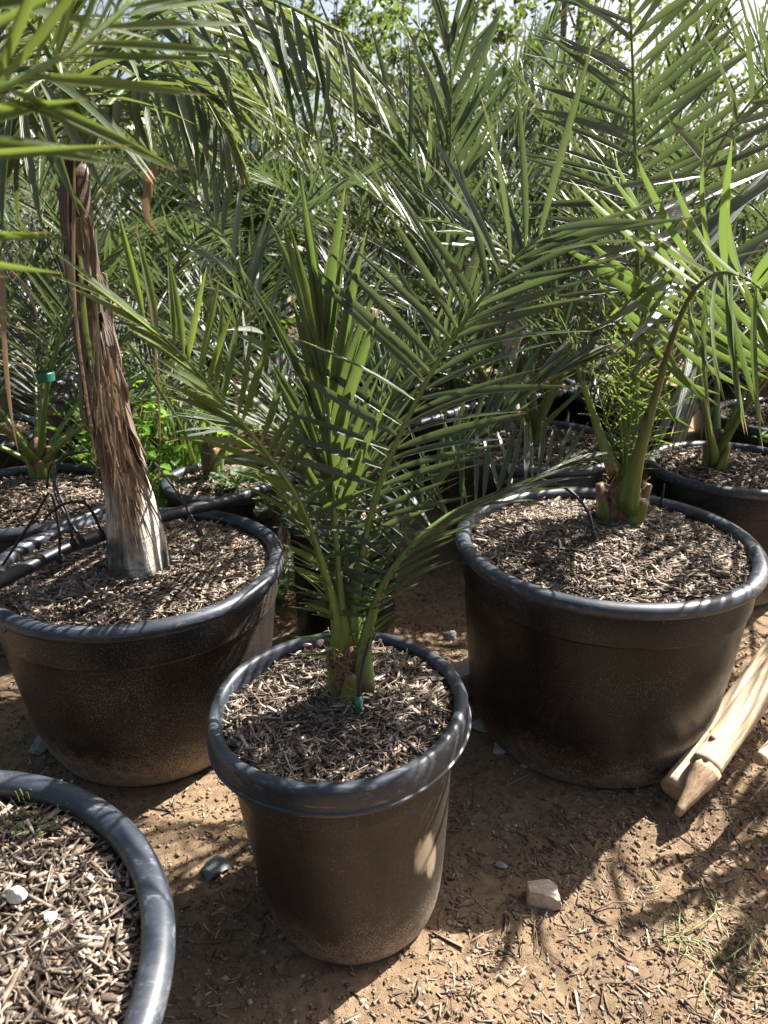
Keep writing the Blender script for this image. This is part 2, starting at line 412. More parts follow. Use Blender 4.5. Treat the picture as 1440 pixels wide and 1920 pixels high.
# ------------------------------------------------------------------ wood chips
def chips(P, N, Lr, Wr, Tr, tilt, mat, name, azim=None):
    """a chip at each point of P, lying on normal +Z with a random tilt; irregular tapered slivers"""
    n = len(P)
    L = rng.uniform(*Lr, n) * rng.choice([.25, .5, .9, 1.3, 1.9], n, p=[.26, .28, .26, .15, .05]); W = rng.uniform(*Wr, n); Tk = rng.uniform(*Tr, n); W = W * rng.choice([.5, .9, 1.5], n, p=[.35, .45, .2])
    az = rng.uniform(0, 2 * np.pi, n); tl = rng.normal(0, tilt, n); rl = rng.uniform(-.9, .9, n)
    ca, sa, ct, st = np.cos(az), np.sin(az), np.cos(tl), np.sin(tl)
    X = np.stack([ca * ct, sa * ct, st], -1)
    Y0 = np.stack([-sa, ca, np.zeros(n)], -1); Z0 = np.cross(X, Y0)
    Y = Y0 * np.cos(rl)[:, None] + Z0 * np.sin(rl)[:, None]; Z = np.cross(X, Y)
    corners = np.array([[-.5, -.5, -.5], [-.5, .5, -.5], [-.5, .5, .5], [-.5, -.5, .5], [.5, -.5, -.5], [.5, .5, -.5], [.5, .5, .5], [.5, -.5, .5]])
    cc = np.tile(corners, (n, 1, 1)) + rng.uniform(-.18, .18, (n, 8, 3))
    tp = rng.uniform(.25, 1.0, (n, 2))
    cc[:, :4, 1:] *= tp[:, 0, None, None]; cc[:, 4:, 1:] *= tp[:, 1, None, None]
    V = P[:, None, :] + cc[..., 0:1] * L[:, None, None] * X[:, None, :] + cc[..., 1:2] * W[:, None, None] * Y[:, None, :] + cc[..., 2:3] * Tk[:, None, None] * Z[:, None, :]
    f = np.array([[0, 1, 2, 3], [7, 6, 5, 4], [0, 4, 5, 1], [1, 5, 6, 2], [2, 6, 7, 3], [3, 7, 4, 0]])
    F = (f[None] + (np.arange(n) * 8)[:, None, None]).reshape(-1, 4)
    return V.reshape(-1, 3), F

# ------------------------------------------------------------------ nursery pots
def pot(loc, rim_z, rim_r, base_r, label, seg=96, tilt=(0, 0), lip=.032, roll=True, barrel=.3, group='black plastic nursery pots', mulch_n=0, mulch_label=None, mulch_drop=.028, mound=.03, chip=(.016, .034), wmult=1.0, bias=None, pmat='plastic'):
    t = thing('nursery_pot', (loc[0], loc[1], 0), label, 'plant pot', group)
    t.rotation_euler = (tilt[0], tilt[1], 0)
    rn = rim_r - (.022 if roll else .030)                # neck radius under the lip
    H = rim_z
    prof = [(0.0, .006), (base_r - .03, .002), (base_r - .012, .006), (base_r - .002, .018), (base_r + .003, .034)]
    zs = np.linspace(.06, H - .115, 10)
    for z in zs:
        u = (z - .034) / (H - .115 - .034)
        prof.append((base_r + .003 + (rn - .006 - base_r - .003) * (u ** (1 - barrel) if barrel else u), z))
    prof += [(rn - .005, H - .111), (rn, H - .107), (rn, H - lip - .004)]
    prof += [(rn - .006, H - lip + .004)]
    prof += [(rn - .008, H - .05), (base_r - .01, .05), (0, .04)]
    V, F = lathe(prof, seg)
    b = link('body', raw_mesh('pot_body', V, F, M[pmat], smooth=True), t)
    if roll:
        p = []
        rc = rim_r - .020
        for a in np.linspace(-150, 200, 18):
            p.append((rc + .020 * math.cos(R(a)), H - .018 + .018 * math.sin(R(a))))
        p.append((rn - .004, H - .06)); p.append((rn - .010, H - .10))
    else:
        p = [(rn + .001, H - lip - .002), (rim_r - .004, H - lip - .002), (rim_r - .0015, H - lip), (rim_r, H - lip + .002), (rim_r, H - lip + .006), (rim_r - .003, H - lip + .008), (rim_r - .0035, H - lip + .02),
             (rim_r - .004, H - .022), (rim_r - .005, H - .012), (rim_r - .008, H - .005), (rim_r - .013, H - .001),
             (rim_r - .019, H), (rim_r - .025, H - .002), (rim_r - .029, H - .008), (rim_r - .031, H - .018), (rim_r - .034, H - .05), (rim_r - .04, H - .11)]
    ph = rng.uniform(0, 6)
    V, F = lathe(p, max(seg, 64), (lambda a: .0018 * np.sin(2 * a + ph) + .0011 * np.sin(5 * a + ph * 2)))
    link('rim', raw_mesh('pot_rim', V, F, M['rim'], smooth=True), t)
    if mulch_n:
        ri = rn - .008 if roll else rim_r - .033
        sg, rg = 64, 22
        a = np.linspace(0, 2 * np.pi, sg, endpoint=False); rr = np.linspace(0.004, ri, rg)
        A, RR = np.meshgrid(a, rr, indexing='ij')
        hf = lambda x, y: H - mulch_drop + mound * (1 - np.clip(np.hypot(x, y) / ri, 0, 1) ** 2) + (vnoise(x + loc[0] + 5, y + loc[1] + 5, 9, 11) - .5) * .018 + (vnoise(x + loc[0] + 5, y + loc[1] + 5, 45, 12) - .5) * .008
        X, Y = RR * np.cos(A), RR * np.sin(A)
        V = np.stack([X, Y, hf(X, Y) - .004], -1).reshape(-1, 3)
        idx = np.arange(len(V)).reshape(sg, rg); nx = np.roll(idx, -1, 0)
        F = np.stack([idx[:, :-1], nx[:, :-1], nx[:, 1:], idx[:, 1:]], -1).reshape(-1, 4)
        q = np.sqrt(rng.random(mulch_n)) * (ri - .006); th = rng.uniform(0, 2 * np.pi, mulch_n)
        x, y = q * np.cos(th), q * np.sin(th)
        P = np.stack([x, y, hf(x, y) + rng.uniform(-.004, .005, mulch_n)], -1)
        V2, F2 = chips(P, mulch_n, chip, (.003 * wmult, .0075 * wmult), (.0015 * wmult, .0042 * wmult), .22, M['chip'], 'chips')
        me = raw_mesh('mulch', np.vstack([V, V2]), np.vstack([F, F2 + len(V)]), M['soil'])
        me.materials.append(M['chip'])
        mi = np.zeros(len(F) + len(F2), np.int32); mi[len(F):] = 1
        me.polygons.foreach_set('material_index', mi)
        o = link('wood_mulch', me, None, (loc[0], loc[1], 0)); o.rotation_euler = (tilt[0], tilt[1], 0)
        tag(o, mulch_label, 'mulch', 'wood chip mulch in the pots', 'stuff')
    return t

PC = (-.058, 1.125); PR = (.552, 1.705); PL = (-.612, 1.685); PD = (-.618, .542)
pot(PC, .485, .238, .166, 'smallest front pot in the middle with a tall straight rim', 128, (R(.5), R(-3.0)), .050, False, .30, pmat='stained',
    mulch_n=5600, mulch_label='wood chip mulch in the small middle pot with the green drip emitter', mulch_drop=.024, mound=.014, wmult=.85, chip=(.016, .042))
pot(PR, .545, .374, .295, 'wide black pot on the right beside the wooden stakes holding a spiny young palm', 128, barrel=.45,
    mulch_n=13000, mulch_label='sunlit wood chip mulch in the wide right pot next to the stakes', mulch_drop=.035, mound=.045, chip=(.016, .042))
pot(PL, .495, .362, .268, 'wide black pot on the left holding the grey trunked palm and crossed by the pipe', 128, barrel=.45, pmat='dusty',
    mulch_n=12000, mulch_label='wood chip mulch around the grey palm trunk in the left pot', mulch_drop=.03, mound=.035, chip=(.016, .042))
pot(PD, .5, .382, .30, 'nearest black pot cut off by the lower left corner of the photo', 128, barrel=.45,
    mulch_n=12000, mulch_label='coarse mulch with two white stones in the nearest lower left pot', mulch_drop=.03, mound=.02, chip=(.012, .038), wmult=.95)
BACK = [  # px centre, rim z, radius, base radius, label, mulch label
    ((40, 925), .46, .33, .25, 'black pot behind the left pot with cut leaf stubs on its palm', 'mulch under the palm with cut green stubs'),
    ((425, 893), .40, .24, .2, 'black pot behind the grey trunk next to bright green weeds', 'mulch in the pot beside the bright green weeds'),
    ((645, 955), .47, .185, .15, 'tall dark navy pot directly behind the middle palm', 'mulch in the tall navy pot behind the middle palm'),
    ((1000, 826), .48, .36, .28, 'wide black pot between the middle and right palms with shaded side', 'shaded mulch left of the right palm stems'),
    ((850, 742), .48, .34, .26, 'far black pot behind the curved pipe in the centre', 'mulch in the far pot beside the big round leaf'),
    ((1375, 868), .47, .30, .23, 'black pot behind the right pot at the right edge', 'mulch behind the right pot with a tiny green seedling'),
    ((175, 722), .46, .30, .24, 'far left pot with sunlit brown side seen past the grey trunk', 'sunlit mulch in the far left pot'),
    ((1500, 778), .48, .36, .28, 'black pot at the far right edge in deep shade', 'mulch in the farthest right pot'),
]
bpos = []
for (pc, z, r, br, lab, ml) in BACK:
    p = at_z(pc[0], pc[1], z); bpos.append((p[0], p[1], z))
    pot((p[0], p[1]), z, r, br, lab, 64, barrel=.35, mulch_n=2600, mulch_label=ml, mulch_drop=.03, mound=.03, chip=(.014, .034), wmult=1.25)
side_pot = (1.24, 1.50)
pot(side_pot, .32, .11, .085, 'unseen slim black pot added beyond the right edge under the shading palm', 48, lip=.025, roll=False, mulch_n=300, mulch_label='mulch in the unseen slim pot added beyond the right edge', barrel=.0)  # unseen pot, added to hold the palm that shades the dirt

# ------------------------------------------------------------------ leaflets
def leaflet_data(nseg, droop, fold, twist=0.0, seed=0):
    r = np.random.default_rng(seed)
    t = np.linspace(0, 1, nseg + 1)
    wv = np.interp(t, [0, .06, .2, .42, .7, .9, 1], [.30, .55, .9, 1.0, .72, .28, .02]) * .5
    z = -droop * t ** 2; y = t * (1 - .35 * droop * t)
    tw = twist * t
    V, uv = [], []
    for i in range(nseg + 1):
        for sx in (-1, 0, 1):
            lx = sx * wv[i]; lz = abs(sx) * wv[i] * fold
            V.append((lx * math.cos(tw[i]) - lz * math.sin(tw[i]), y[i], lz, z[i], lx * math.sin(tw[i])))
            uv.append((.5 + .5 * sx * wv[i] * 2, t[i]))
    V = np.array(V)
    # last two columns are separate: bend (scaled with length) and twist rise (scaled with width)
    base = np.stack([V[:, 0], V[:, 1], np.zeros(len(V))], -1)
    wz = V[:, 2] + V[:, 4]; lz = V[:, 3]
    idx = np.arange(len(V)).reshape(nseg + 1, 3)
    F = np.stack([idx[:-1, :-1], idx[:-1, 1:], idx[1:, 1:], idx[1:, :-1]], -1).reshape(-1, 4)
    return base, wz, lz, F, np.array(uv)
LV = [leaflet_data(8, d, f, tw, i) for i, (d, f, tw) in enumerate([(.02, .8, .25), (.08, .65, -.35), (.16, .6, .45), (.05, .95, -.2), (.28, .5, .3)])]
LVJ = [leaflet_data(4, d, f, tw, i) for i, (d, f, tw) in enumerate([(.02, .8, .25), (.08, .65, -.35), (.16, .6, .45), (.05, .95, -.2), (.28, .5, .3)])]
_cache = {}
def leaf_mesh(var, mat, ratio):
    """unit-length leaflet mesh whose width is ratio of its length (a few ratios shared by all)"""
    q = max(.03, round(ratio / .015) * .015)
    key = (var, mat, q)
    if key not in _cache:
        b, wz, lz, F, uv = LV[var]
        V = b.copy(); V[:, 0] *= q; V[:, 2] = wz * q + lz
        _cache[key] = raw_mesh('leaflet', V, F, M[mat], uv)
    return _cache[key]

def frond(palm, ctrl, up=(0, 0, 1), n=30, L=.22, W=.014, a0=62, a1=22, dih=28, mode='obj', r0=.010, r1=.0018, s0=.22, mat='date_leaf', droop=0, jit=1.0, label=None,
          thick=.45, pmat='petiole', skew=0, skyn=.5, sides=(1, -1), petflat=1.5, spine=True, tipL=.55, flip=False):
    ctrl = np.asarray(ctrl, float); pts = catmull(ctrl, 34); base = pts[0].copy(); pl = pts - base
    T, U, Sd = frames(pl, up)
    s = np.linspace(0, 1, len(pl))
    rad = np.interp(s, [0, .05, .15, .4, 1], [r0 * 1.25, r0, r0 * (.45 + .6 * thick), r0 * thick, r1])
    fl = np.interp(s, [0, .1, .3, 1], [petflat * 1.35, petflat, 1.1, 1.0])
    V, F = tube(pl, rad, 8, up, fl)
    fo = link('frond', raw_mesh('rachis', V, F, M[pmat], smooth=True), palm, tuple(base - np.array(palm.location)))
    if label: fo['label'] = label
    VV, FF, UU, off = [], [], [], 0
    for side in sides:
        ss = s0 + (1 - s0) * (np.linspace(0, 1, n) ** .95)
        for i, u in enumerate(ss):
            if rng.random() < .06 * jit: continue
            u = min(1, max(0, u + rng.normal(0, .008) * jit))
            f = u * (len(pl) - 1); i0 = min(len(pl) - 2, int(f)); k = f - i0
            p = pl[i0] * (1 - k) + pl[i0 + 1] * k
            t_, u_, s_ = T[i0], U[i0], Sd[i0] * side
            q = (u - s0) / (1 - s0)
            a = R(a0 + (a1 - a0) * q ** 1.2 + skew * side * (1 - .6 * q) + rng.normal(0, 5) * jit)
            v = R(dih + rng.choice([-14, 4, 16]) * jit + rng.normal(0, 5) * jit)
            d = t_ * math.cos(a) + (s_ * math.cos(v) + u_ * math.sin(v)) * math.sin(a)
            d = unit(d + np.array([0, 0, -droop * q]) )
            ln = (rng.uniform(.45, .8) if rng.random() < .05 * jit else 1) * L * float(np.interp(q, [0, .08, .25, .55, .8, 1], [.28 if spine else .6, .45 if spine else .8, .85, 1.0, .85, tipL])) * rng.uniform(.9, 1.08)
            wd = W * float(np.interp(q, [0, .12, .3, 1], [.35 if spine else .8, .7, 1, .85])) * rng.uniform(.88, 1.12)
            nrm = unit((u_ - s_ * .45) * (1 - skyn) + np.array([.1, -.1, 1.0]) * skyn + rng.normal(0, .2, 3) * jit); nrm = unit(nrm - d * np.dot(nrm, d)); x = np.cross(d, nrm)
            var = rng.integers(0, 4) if not droop else rng.choice([1, 2, 4])
            pp = p + s_ * rad[i0] * .8
            if mode == 'obj':
                lo = bpy.data.objects.new('leaflet', leaf_mesh(int(var), mat, wd / ln)); C.objects.link(lo); lo.parent = fo
                lo.matrix_local = Matrix(((x[0] * ln, d[0] * ln, nrm[0] * ln, pp[0]), (x[1] * ln, d[1] * ln, nrm[1] * ln, pp[1]), (x[2] * ln, d[2] * ln, nrm[2] * ln, pp[2]), (0, 0, 0, 1)))
            else:
                b, wz, lz, F0, uv0 = LVJ[int(var)]
                VV.append(pp + np.outer(b[:, 0] * wd, x) + np.outer(b[:, 1] * ln, d) + np.outer(wz * wd + lz * ln, nrm))
                FF.append(F0 + off); UU.append(uv0); off += len(b)
    if mode != 'obj':
        lo = link('leaflets', raw_mesh('leaflets', np.vstack(VV), np.vstack(FF), M[mat], np.vstack(UU)), fo)
        lo['kind'] = 'stuff'
    return fo

def arc(base, az, tilt, length, bend, n=6):
    """control points of an arching frond; az from +Y to +X, tilt from vertical (deg), bend adds tilt towards the tip"""
    p = np.array(base, float); out = [p.copy()]
    for i in range(n):
        th = R(tilt + bend * (i / (n - 1)) ** 1.3)
        p = p + np.array([math.sin(R(az)) * math.sin(th), math.cos(R(az)) * math.sin(th), math.cos(th)]) * length / n
        out.append(p.copy())
    return np.array(out)
def arc_up(az): return np.array([-math.sin(R(az)), -math.cos(R(az)), .6])
def W3(lst): return [at_y(px, py, Y) for px, py, Y in lst]

def base_bulb(palm, r, h, stubs=5, seed=0, fib=True):
    """brown fibrous heart and cut leaf bases at the foot of a young palm"""
    r_ = np.random.default_rng(seed)
    if fib:
        V, F = lathe([(r * .9, -.02), (r * 1.1, .0), (r * 1.15, h * .25), (r * .95, h * .6), (r * .6, h), (r * .15, h * 1.12)], 24, lambda a: .12 * r * np.sin(3 * a + seed) + .07 * r * np.sin(7 * a))
        link('fibre_base', raw_mesh('fibre_base', V, F, M['fibre'], smooth=True), palm)
    for i in range(stubs):
        a = i * 2.4 + r_.uniform(0, .6); hh = h * r_.uniform(.45, .85)
        d = np.array([math.cos(a), math.sin(a), 0])
        p = catmull([d * r * .75 + [0, 0, -.02], d * r * 1.15 + [0, 0, hh * .5], d * r * 1.4 + [0, 0, hh]], 6)
        V, F = tube(p, np.array([1.0, .95, .8, .65, .52, .45]) * r * .55, 8, -d, 1.5)
        link('leaf_base', raw_mesh('leaf_base', V, F, M['leaf_base'], smooth=True), palm)
def hairs(palm, r, h, n, seed=1):
    r_ = np.random.default_rng(seed); ps = []
    for i in range(n):
        a = r_.uniform(0, 6.28); z = r_.uniform(0, h); d = np.array([math.cos(a), math.sin(a), 0])
        p0 = d * r * .9 + [0, 0, z]; tn = np.array([-d[1], d[0], 0]) * r_.uniform(-.04, .04)
        ps.append(tube(catmull([p0, p0 + d * r_.uniform(.004, .012) + tn * .5 + [0, 0, .01], p0 + d * r_.uniform(0, .012) + tn + [0, 0, r_.uniform(-.02, .025)]], 4), .0005, 4))
    V, F = join(ps); o = link('fibre_hair', raw_mesh('fibre_hair', V, F, M['dry_leaf']), palm); o['kind'] = 'stuff'

# ================================================================== the middle palm
b = at_z(655, 1285, .492); b[2] = .485
cp = thing('date_palm', b, 'bright young palm with spreading fronds growing in the small middle pot', 'palm', 'young palms in pots')
base_bulb(cp, .027, .088, 4, 3); hairs(cp, .032, .1, 220)
Y0 = b[1]
# low right frond with the thick petiole
frond(cp, W3([(676, 1282, Y0 - .018), (688, 1190, Y0 - .016), (722, 1090, Y0 - .02), (785, 1010, Y0 - .01), (860, 955, Y0 + .03), (960, 915, Y0 + .08), (1060, 868, Y0 + .13)]),
      (-.6, -.6, .5), 36, .185, .0105, 74, 22, 20, r0=.0140, s0=.10, thick=.34, skew=-38, skyn=.4, spine=False, label='lowest right frond on a thick pale petiole')
# big right frond
frond(cp, W3([(655, 1215, Y0 + .01), (672, 1080, Y0 + .01), (715, 900, Y0), (800, 715, Y0 - .02), (880, 590, Y0 - .05), (960, 490, Y0 - .09), (1030, 430, Y0 - .13)]),
      (-.1, -.6, .5), 31, .24, .0140, 76, 34, 12, r0=.010, s0=.16, tipL=.92, skew=-24, skyn=.5, label='largest frond rising to the upper right')
# left frond
frond(cp, W3([(643, 1225, Y0), (622, 1120, Y0 - .01), (570, 960, Y0 - .03), (500, 850, Y0 - .06), (420, 755, Y0 - .09), (340, 665, Y0 - .12), (262, 592, Y0 - .15)]),
      (.55, -.6, .5), 32, .155, .0115, 74, 22, 14, r0=.0115, s0=.10, tipL=.9, thick=.38, skew=34, spine=False, skyn=.45, mat='lit_yellow_leaf', label='left frond with short yellow green leaflets')
# folded frond to the right
frond(cp, W3([(660, 1215, Y0 + .02), (700, 1090, Y0 + .06), (790, 950, Y0 + .11), (880, 840, Y0 + .15), (980, 740, Y0 + .19), (1090, 680, Y0 + .23)]),
      (-.4, -.3, .8), 26, .17, .012, 34, 8, 42, r0=.007, s0=.28, skyn=.2, label='dark half folded frond')
# upright spear
frond(cp, W3([(645, 1215, Y0), (634, 1060, Y0), (622, 880, Y0), (612, 720, Y0), (606, 640, Y0)]),
      (0, -1, .1), 13, .28, .018, 20, 5, 10, r0=.009, s0=.45, spine=False, tipL=1.0, jit=.7, skyn=.1, mat='spear_lit_leaf', label='unopened upright spear')
for az, ti, ln, bd in [(20, 10, .58, 32), (-40, 9, .5, 32), (-8, 5, .60, 24)]:
    frond(cp, arc(b + np.array([0, .01, .06]), az, ti, ln, bd), arc_up(az), 28, .16, .0095, 66, 20, 25, 'join', r0=.006, s0=.10, spine=False)

# ================================================================== the right palm
b = at_z(1165, 958, .568); b[2] = .555
rp = thing('date_palm', b, 'spiny young palm with a bent dark petiole growing in the wide right pot', 'palm', 'young palms in pots')
base_bulb(rp, .046, .10, 5, 8); hairs(rp, .05, .1, 160, 5)
Y1 = b[1]
frond(rp, W3([(1172, 950, Y1 - .04), (1200, 845, Y1 - .08), (1234, 725, Y1 - .13), (1264, 625, Y1 - .18), (1292, 560, Y1 - .24), (1322, 524, Y1 - .32), (1360, 510, Y1 - .42), (1405, 525, Y1 - .52), (1460, 570, Y1 - .62)]),
      (-.2, -.35, .9), 29, .34, .0195, 84, 34, 24, r0=.019, s0=.27, tipL=1.0, skyn=.1, mat='spear_lit_leaf', thick=.38, r1=.0012, pmat='brown_petiole', spine=True, label='long petiole arching up to the right edge and drooping')  # brighter leaf colour stands in for sun on this frond
frond(rp, W3([(1152, 880, Y1), (1130, 830, Y1), (1095, 725, Y1), (1050, 600, Y1 - .02), (960, 480, Y1 - .05), (850, 420, Y1 - .08)]),
      (.4, -.4, .7), 28, .24, .0135, 62, 22, 18, r0=.015, s0=.18)
frond(rp, W3([(1175, 930, Y1 + .02), (1190, 760, Y1 + .04), (1196, 560, Y1 + .06), (1192, 330, Y1 + .06), (1186, 120, Y1 + .04), (1178, -60, Y1)]),
      (.1, -1, .1), 36, .32, .0165, 84, 50, 10, r0=.014, s0=.25, skyn=.25, label='dark upright frond standing behind the bent one')
for az, ti, ln, bd in [(20, 24, .9, 35), (-5, 10, .95, 26)]:
    frond(rp, arc(b + np.array([0, .01, .07]), az, ti, ln, bd), arc_up(az), 34, .21, .0105, 62, 20, 25, 'join', r0=.011, s0=.14)

for az, ti, ln, bd in [(200, 13, .42, 16), (100, 15, .45, 18), (290, 14, .42, 20), (150, 6, .5, 12), (245, 8, .48, 14), (60, 18, .42, 20)]:
    frond(rp, arc(b + np.array([0, .01, .05]), az, ti, ln, bd), arc_up(az), 17, .15, .0052, 74, 40, 20, 'join', r0=.008, s0=.16, spine=False, jit=1.6, mat='lit_yellow_leaf', thick=.3)

# ================================================================== the near palm of the lower left pot: its crown hangs in at the upper left
b = np.array([PD[0] - .02, PD[1] + .03, .5])
npalm = thing('date_palm', b, 'out of focus palm hanging in from the upper left corner above the nearest pot', 'palm', 'young palms in pots')
base_bulb(npalm, .04, .1, 5, 21)
frond(npalm, [b + [0, .0, .05], b + [-.02, .02, .4]] + W3([(-190, 290, .56), (-80, 215, .58), (10, 160, .60), (100, 118, .62), (190, 55, .65), (290, -40, .69)]),
      (.25, -.45, .85), 27, .16, .0085, 66, 24, 14, r0=.010, s0=.48, spine=False, tipL=.9, mat='lit_yellow_leaf', skyn=.12, label='blurred near frond in the upper left')
frond(npalm, [b + [0, .0, .05], b + [-.02, .08, .4]] + W3([(-180, 120, .62), (-60, 20, .66), (80, -60, .7), (220, -150, .74)]),
      (.2, -.4, .85), 20, .17, .0085, 66, 24, 12, r0=.010, s0=.5, spine=False, tipL=.9, mat='lit_yellow_leaf', skyn=.12)

for az, ti, ln, bd in [(200, 24, .95, 40), (250, 34, .9, 45), (300, 22, .95, 40), (225, 12, 1.0, 35), (275, 44, .85, 45), (330, 30, .8, 45)]:  # unseen rest of the crown, added to block some sky light
    frond(npalm, arc(b + np.array([0, 0, .1]), az, ti, ln, bd), arc_up(az), 28, .19, .011, 62, 22, 22, 'join', r0=.011, s0=.2, mat='lit_yellow_leaf')

# ================================================================== the tall grey trunked palm
b = at_z(258, 1050, .515); b[2] = .50
tp = thing('tall_palm', b, 'tallest left palm with a grey split trunk and hanging dry fibres', 'palm', 'young palms in pots')
YT = b[1]
tr = catmull([b + [0, 0, -.03], at_y(240, 930, YT), at_y(205, 800, YT + .01), at_y(183, 680, YT + .02), at_y(168, 560, YT + .03), at_y(150, 420, YT + .05), at_y(138, 300, YT + .06)], 26) - b
s = np.linspace(0, 1, 26)
V, F = tube(tr, np.interp(s, [0, .06, .2, .4, .6, 1], [.078, .070, .055, .036, .031, .027]), 28, (0, 1, 0))
ang = np.arctan2(V[:, 1], V[:, 0])
rid = 1 + .07 * np.sin(5 * ang + V[:, 2] * 3) + .03 * np.sin(11 * ang)
cen = np.repeat(tr, 28, 0); V[:len(cen)] = cen + (V[:len(cen)] - cen) * rid[:len(cen), None]
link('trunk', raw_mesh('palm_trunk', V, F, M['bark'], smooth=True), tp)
def strip(pts, wd, up, mat, name, parent, wob=.0, label=None):
    P = catmull(pts, 12); T, U, Sd = frames(P, up); t = np.linspace(0, 1, 12)
    wv = wd * np.interp(t, [0, .15, .6, 1], [.5, 1, .8, .08])
    V, uv = [], []
    for i in range(12):
        for sx in (-1, 0, 1):
            V.append(P[i] + Sd[i] * sx * wv[i] * .5 + U[i] * abs(sx) * wv[i] * .25); uv.append((.5 + .5 * sx, t[i] * .9))
    idx = np.arange(36).reshape(12, 3)
    F = np.stack([idx[:-1, :-1], idx[:-1, 1:], idx[1:, 1:], idx[1:, :-1]], -1).reshape(-1, 4)
    return np.array(V), F, np.array(uv)
r_ = np.random.default_rng(5)
def strip_obj(name, pts, wd, up, mat, parent, label=None):
    V, F, uv = strip(pts, wd, up, mat, name, parent)
    o = link(name, raw_mesh(name, V, F, M[mat], uv), parent)
    if label: o['label'] = label
    return o
for i in range(26):
    u0 = r_.uniform(.40, .98); u1 = max(.24, u0 - r_.uniform(.08, .24)); a_ = r_.uniform(-2.6, .4); pts = []
    for u in np.linspace(u0, u1, 5):
        f = u * 25; i0 = min(24, int(f)); rr = np.interp(u, [0, .06, .2, .4, .6, 1], [.078, .070, .055, .036, .031, .027]) * 1.06 + .02 * ((u0 - u) / (u0 - u1)) * r_.uniform(.2, 1.2)
        aa = a_ + .5 * (u0 - u); pts.append(tr[i0] + np.array([math.cos(aa) * rr, math.sin(aa) * rr, (f - i0) * 0]))
    strip_obj('bark_sheath', np.array(pts), r_.uniform(.016, .038), (math.cos(a_), math.sin(a_), .1), 'dark_sheath' if i % 4 else 'dry_leaf', tp)
# hanging dry sheath fibres on the right of the trunk
for i in range(95):
    py0 = r_.uniform(560, 900); px0 = np.interp(py0, [480, 640, 800, 1000], [168, 192, 222, 268]) + r_.uniform(-28, 8)
    x1 = px0 + r_.uniform(0, 62) * r_.random() + (py0 - 560) * .09; ln = r_.uniform(110, 330); ye = min(1040, py0 + ln); dY = r_.uniform(-.09, .0)
    pts = np.array(W3([(px0, py0, YT + .0 + dY * .5), (px0 + (x1 - px0) * .6, (py0 + ye) / 2, YT - .03 + dY), (x1 + r_.uniform(-10, 22), ye, YT - .05 + dY)])) - b
    strip_obj('dry_fibre', pts, r_.uniform(.0015, .006), (0, -1, .2), 'dry_leaf' if i % 3 else 'dark_sheath', tp)
for pts, wd, mt in [([(140, 300, 0), (140, 560, -.05), (165, 760, -.07), (185, 900, -.08), (215, 1010, -.07)], .008, 'dry_leaf'),
                    ([(150, 480, -.04), (165, 640, -.06), (200, 810, -.08), (245, 960, -.08)], .012, 'strap_leaf'),
                    ([(290, 300, -.1), (275, 400, -.1), (300, 440, -.1)], .020, 'dry_leaf'),
                    ([(255, 420, -.05), (290, 640, -.06), (300, 800, -.07), (296, 960, -.07)], .006, 'dry_leaf'),
                    ([(240, 640, -.05), (330, 780, -.1), (365, 860, -.1), (390, 930, -.08)], .009, 'strap_leaf'),
                    ([(5, 480, -.2), (10, 650, -.2), (22, 780, -.2), (35, 850, -.2)], .012, 'dry_leaf'),
                    ([(15, 500, -.2), (60, 560, -.2), (80, 660, -.2)], .006, 'dry_leaf'),
                    ([(20, 680, -.2), (55, 690, -.2), (75, 730, -.2)], .005, 'dry_leaf')]:
    strip_obj('dry_strand', np.array([at_y(x, y, YT + d) for x, y, d in pts]) - b, wd, (0, -1, .2), mt, tp)
for i in range(26):
    py0 = r_.uniform(640, 880); px0 = np.interp(py0, [480, 640, 800, 1000], [168, 192, 222, 268]) + r_.uniform(-25, 10); ln = r_.uniform(70, 210); ye = min(1035, py0 + ln); x1 = px0 + r_.uniform(5, 30) + (ye - 800) * .12; dY = r_.uniform(-.10, -.05)
    pts = np.array(W3([(px0, py0, YT + dY + .02), ((px0 + x1) / 2 + r_.uniform(-6, 10), (py0 + ye) / 2, YT + dY - .005), (x1, ye, YT + dY)])) - b
    strip_obj('sheath_flake', pts, r_.uniform(.006, .017), (r_.uniform(-.8, .5), -1, .1), 'dry_leaf' if i % 2 else 'dark_sheath', tp)
ct = b + tr[-1]
def tf(ctrl, **kw):
    frond(tp, ctrl, kw.pop('up', (0, -.3, 1)), kw.pop('n', 30), kw.pop('L', .33), kw.pop('W', .017), 62, 30, -8, kw.pop('mode', 'obj'), r0=.012, s0=kw.pop('s0', .15), mat='strap_leaf', droop=kw.pop('droop', .9), spine=False, **kw)
tf([ct] + W3([(180, 130, YT + .03), (300, 20, YT), (470, -10, YT - .05), (640, 60, YT - .1)]))
tf([ct] + W3([(120, 170, YT + .0), (50, 40, YT - .08), (-60, 0, YT - .16), (-200, 40, YT - .2)]))
tf([ct] + W3([(150, 220, YT - .05), (100, 150, YT - .2), (40, 180, YT - .3), (-60, 260, YT - .36)]), n=24, L=.30)
tf([ct] + W3([(200, 200, YT + .15), (300, 120, YT + .3), (420, 110, YT + .4), (520, 160, YT + .5)]), mode='join')
tf([ct] + W3([(120, 180, YT + .2), (90, 60, YT + .35), (20, 0, YT + .5), (-100, 20, YT + .6)]), mode='join')
tf([ct] + W3([(230, 190, YT - .05), (300, 140, YT - .1), (370, 170, YT - .12), (420, 250, YT - .12)]), mode='join', n=22, L=.22)

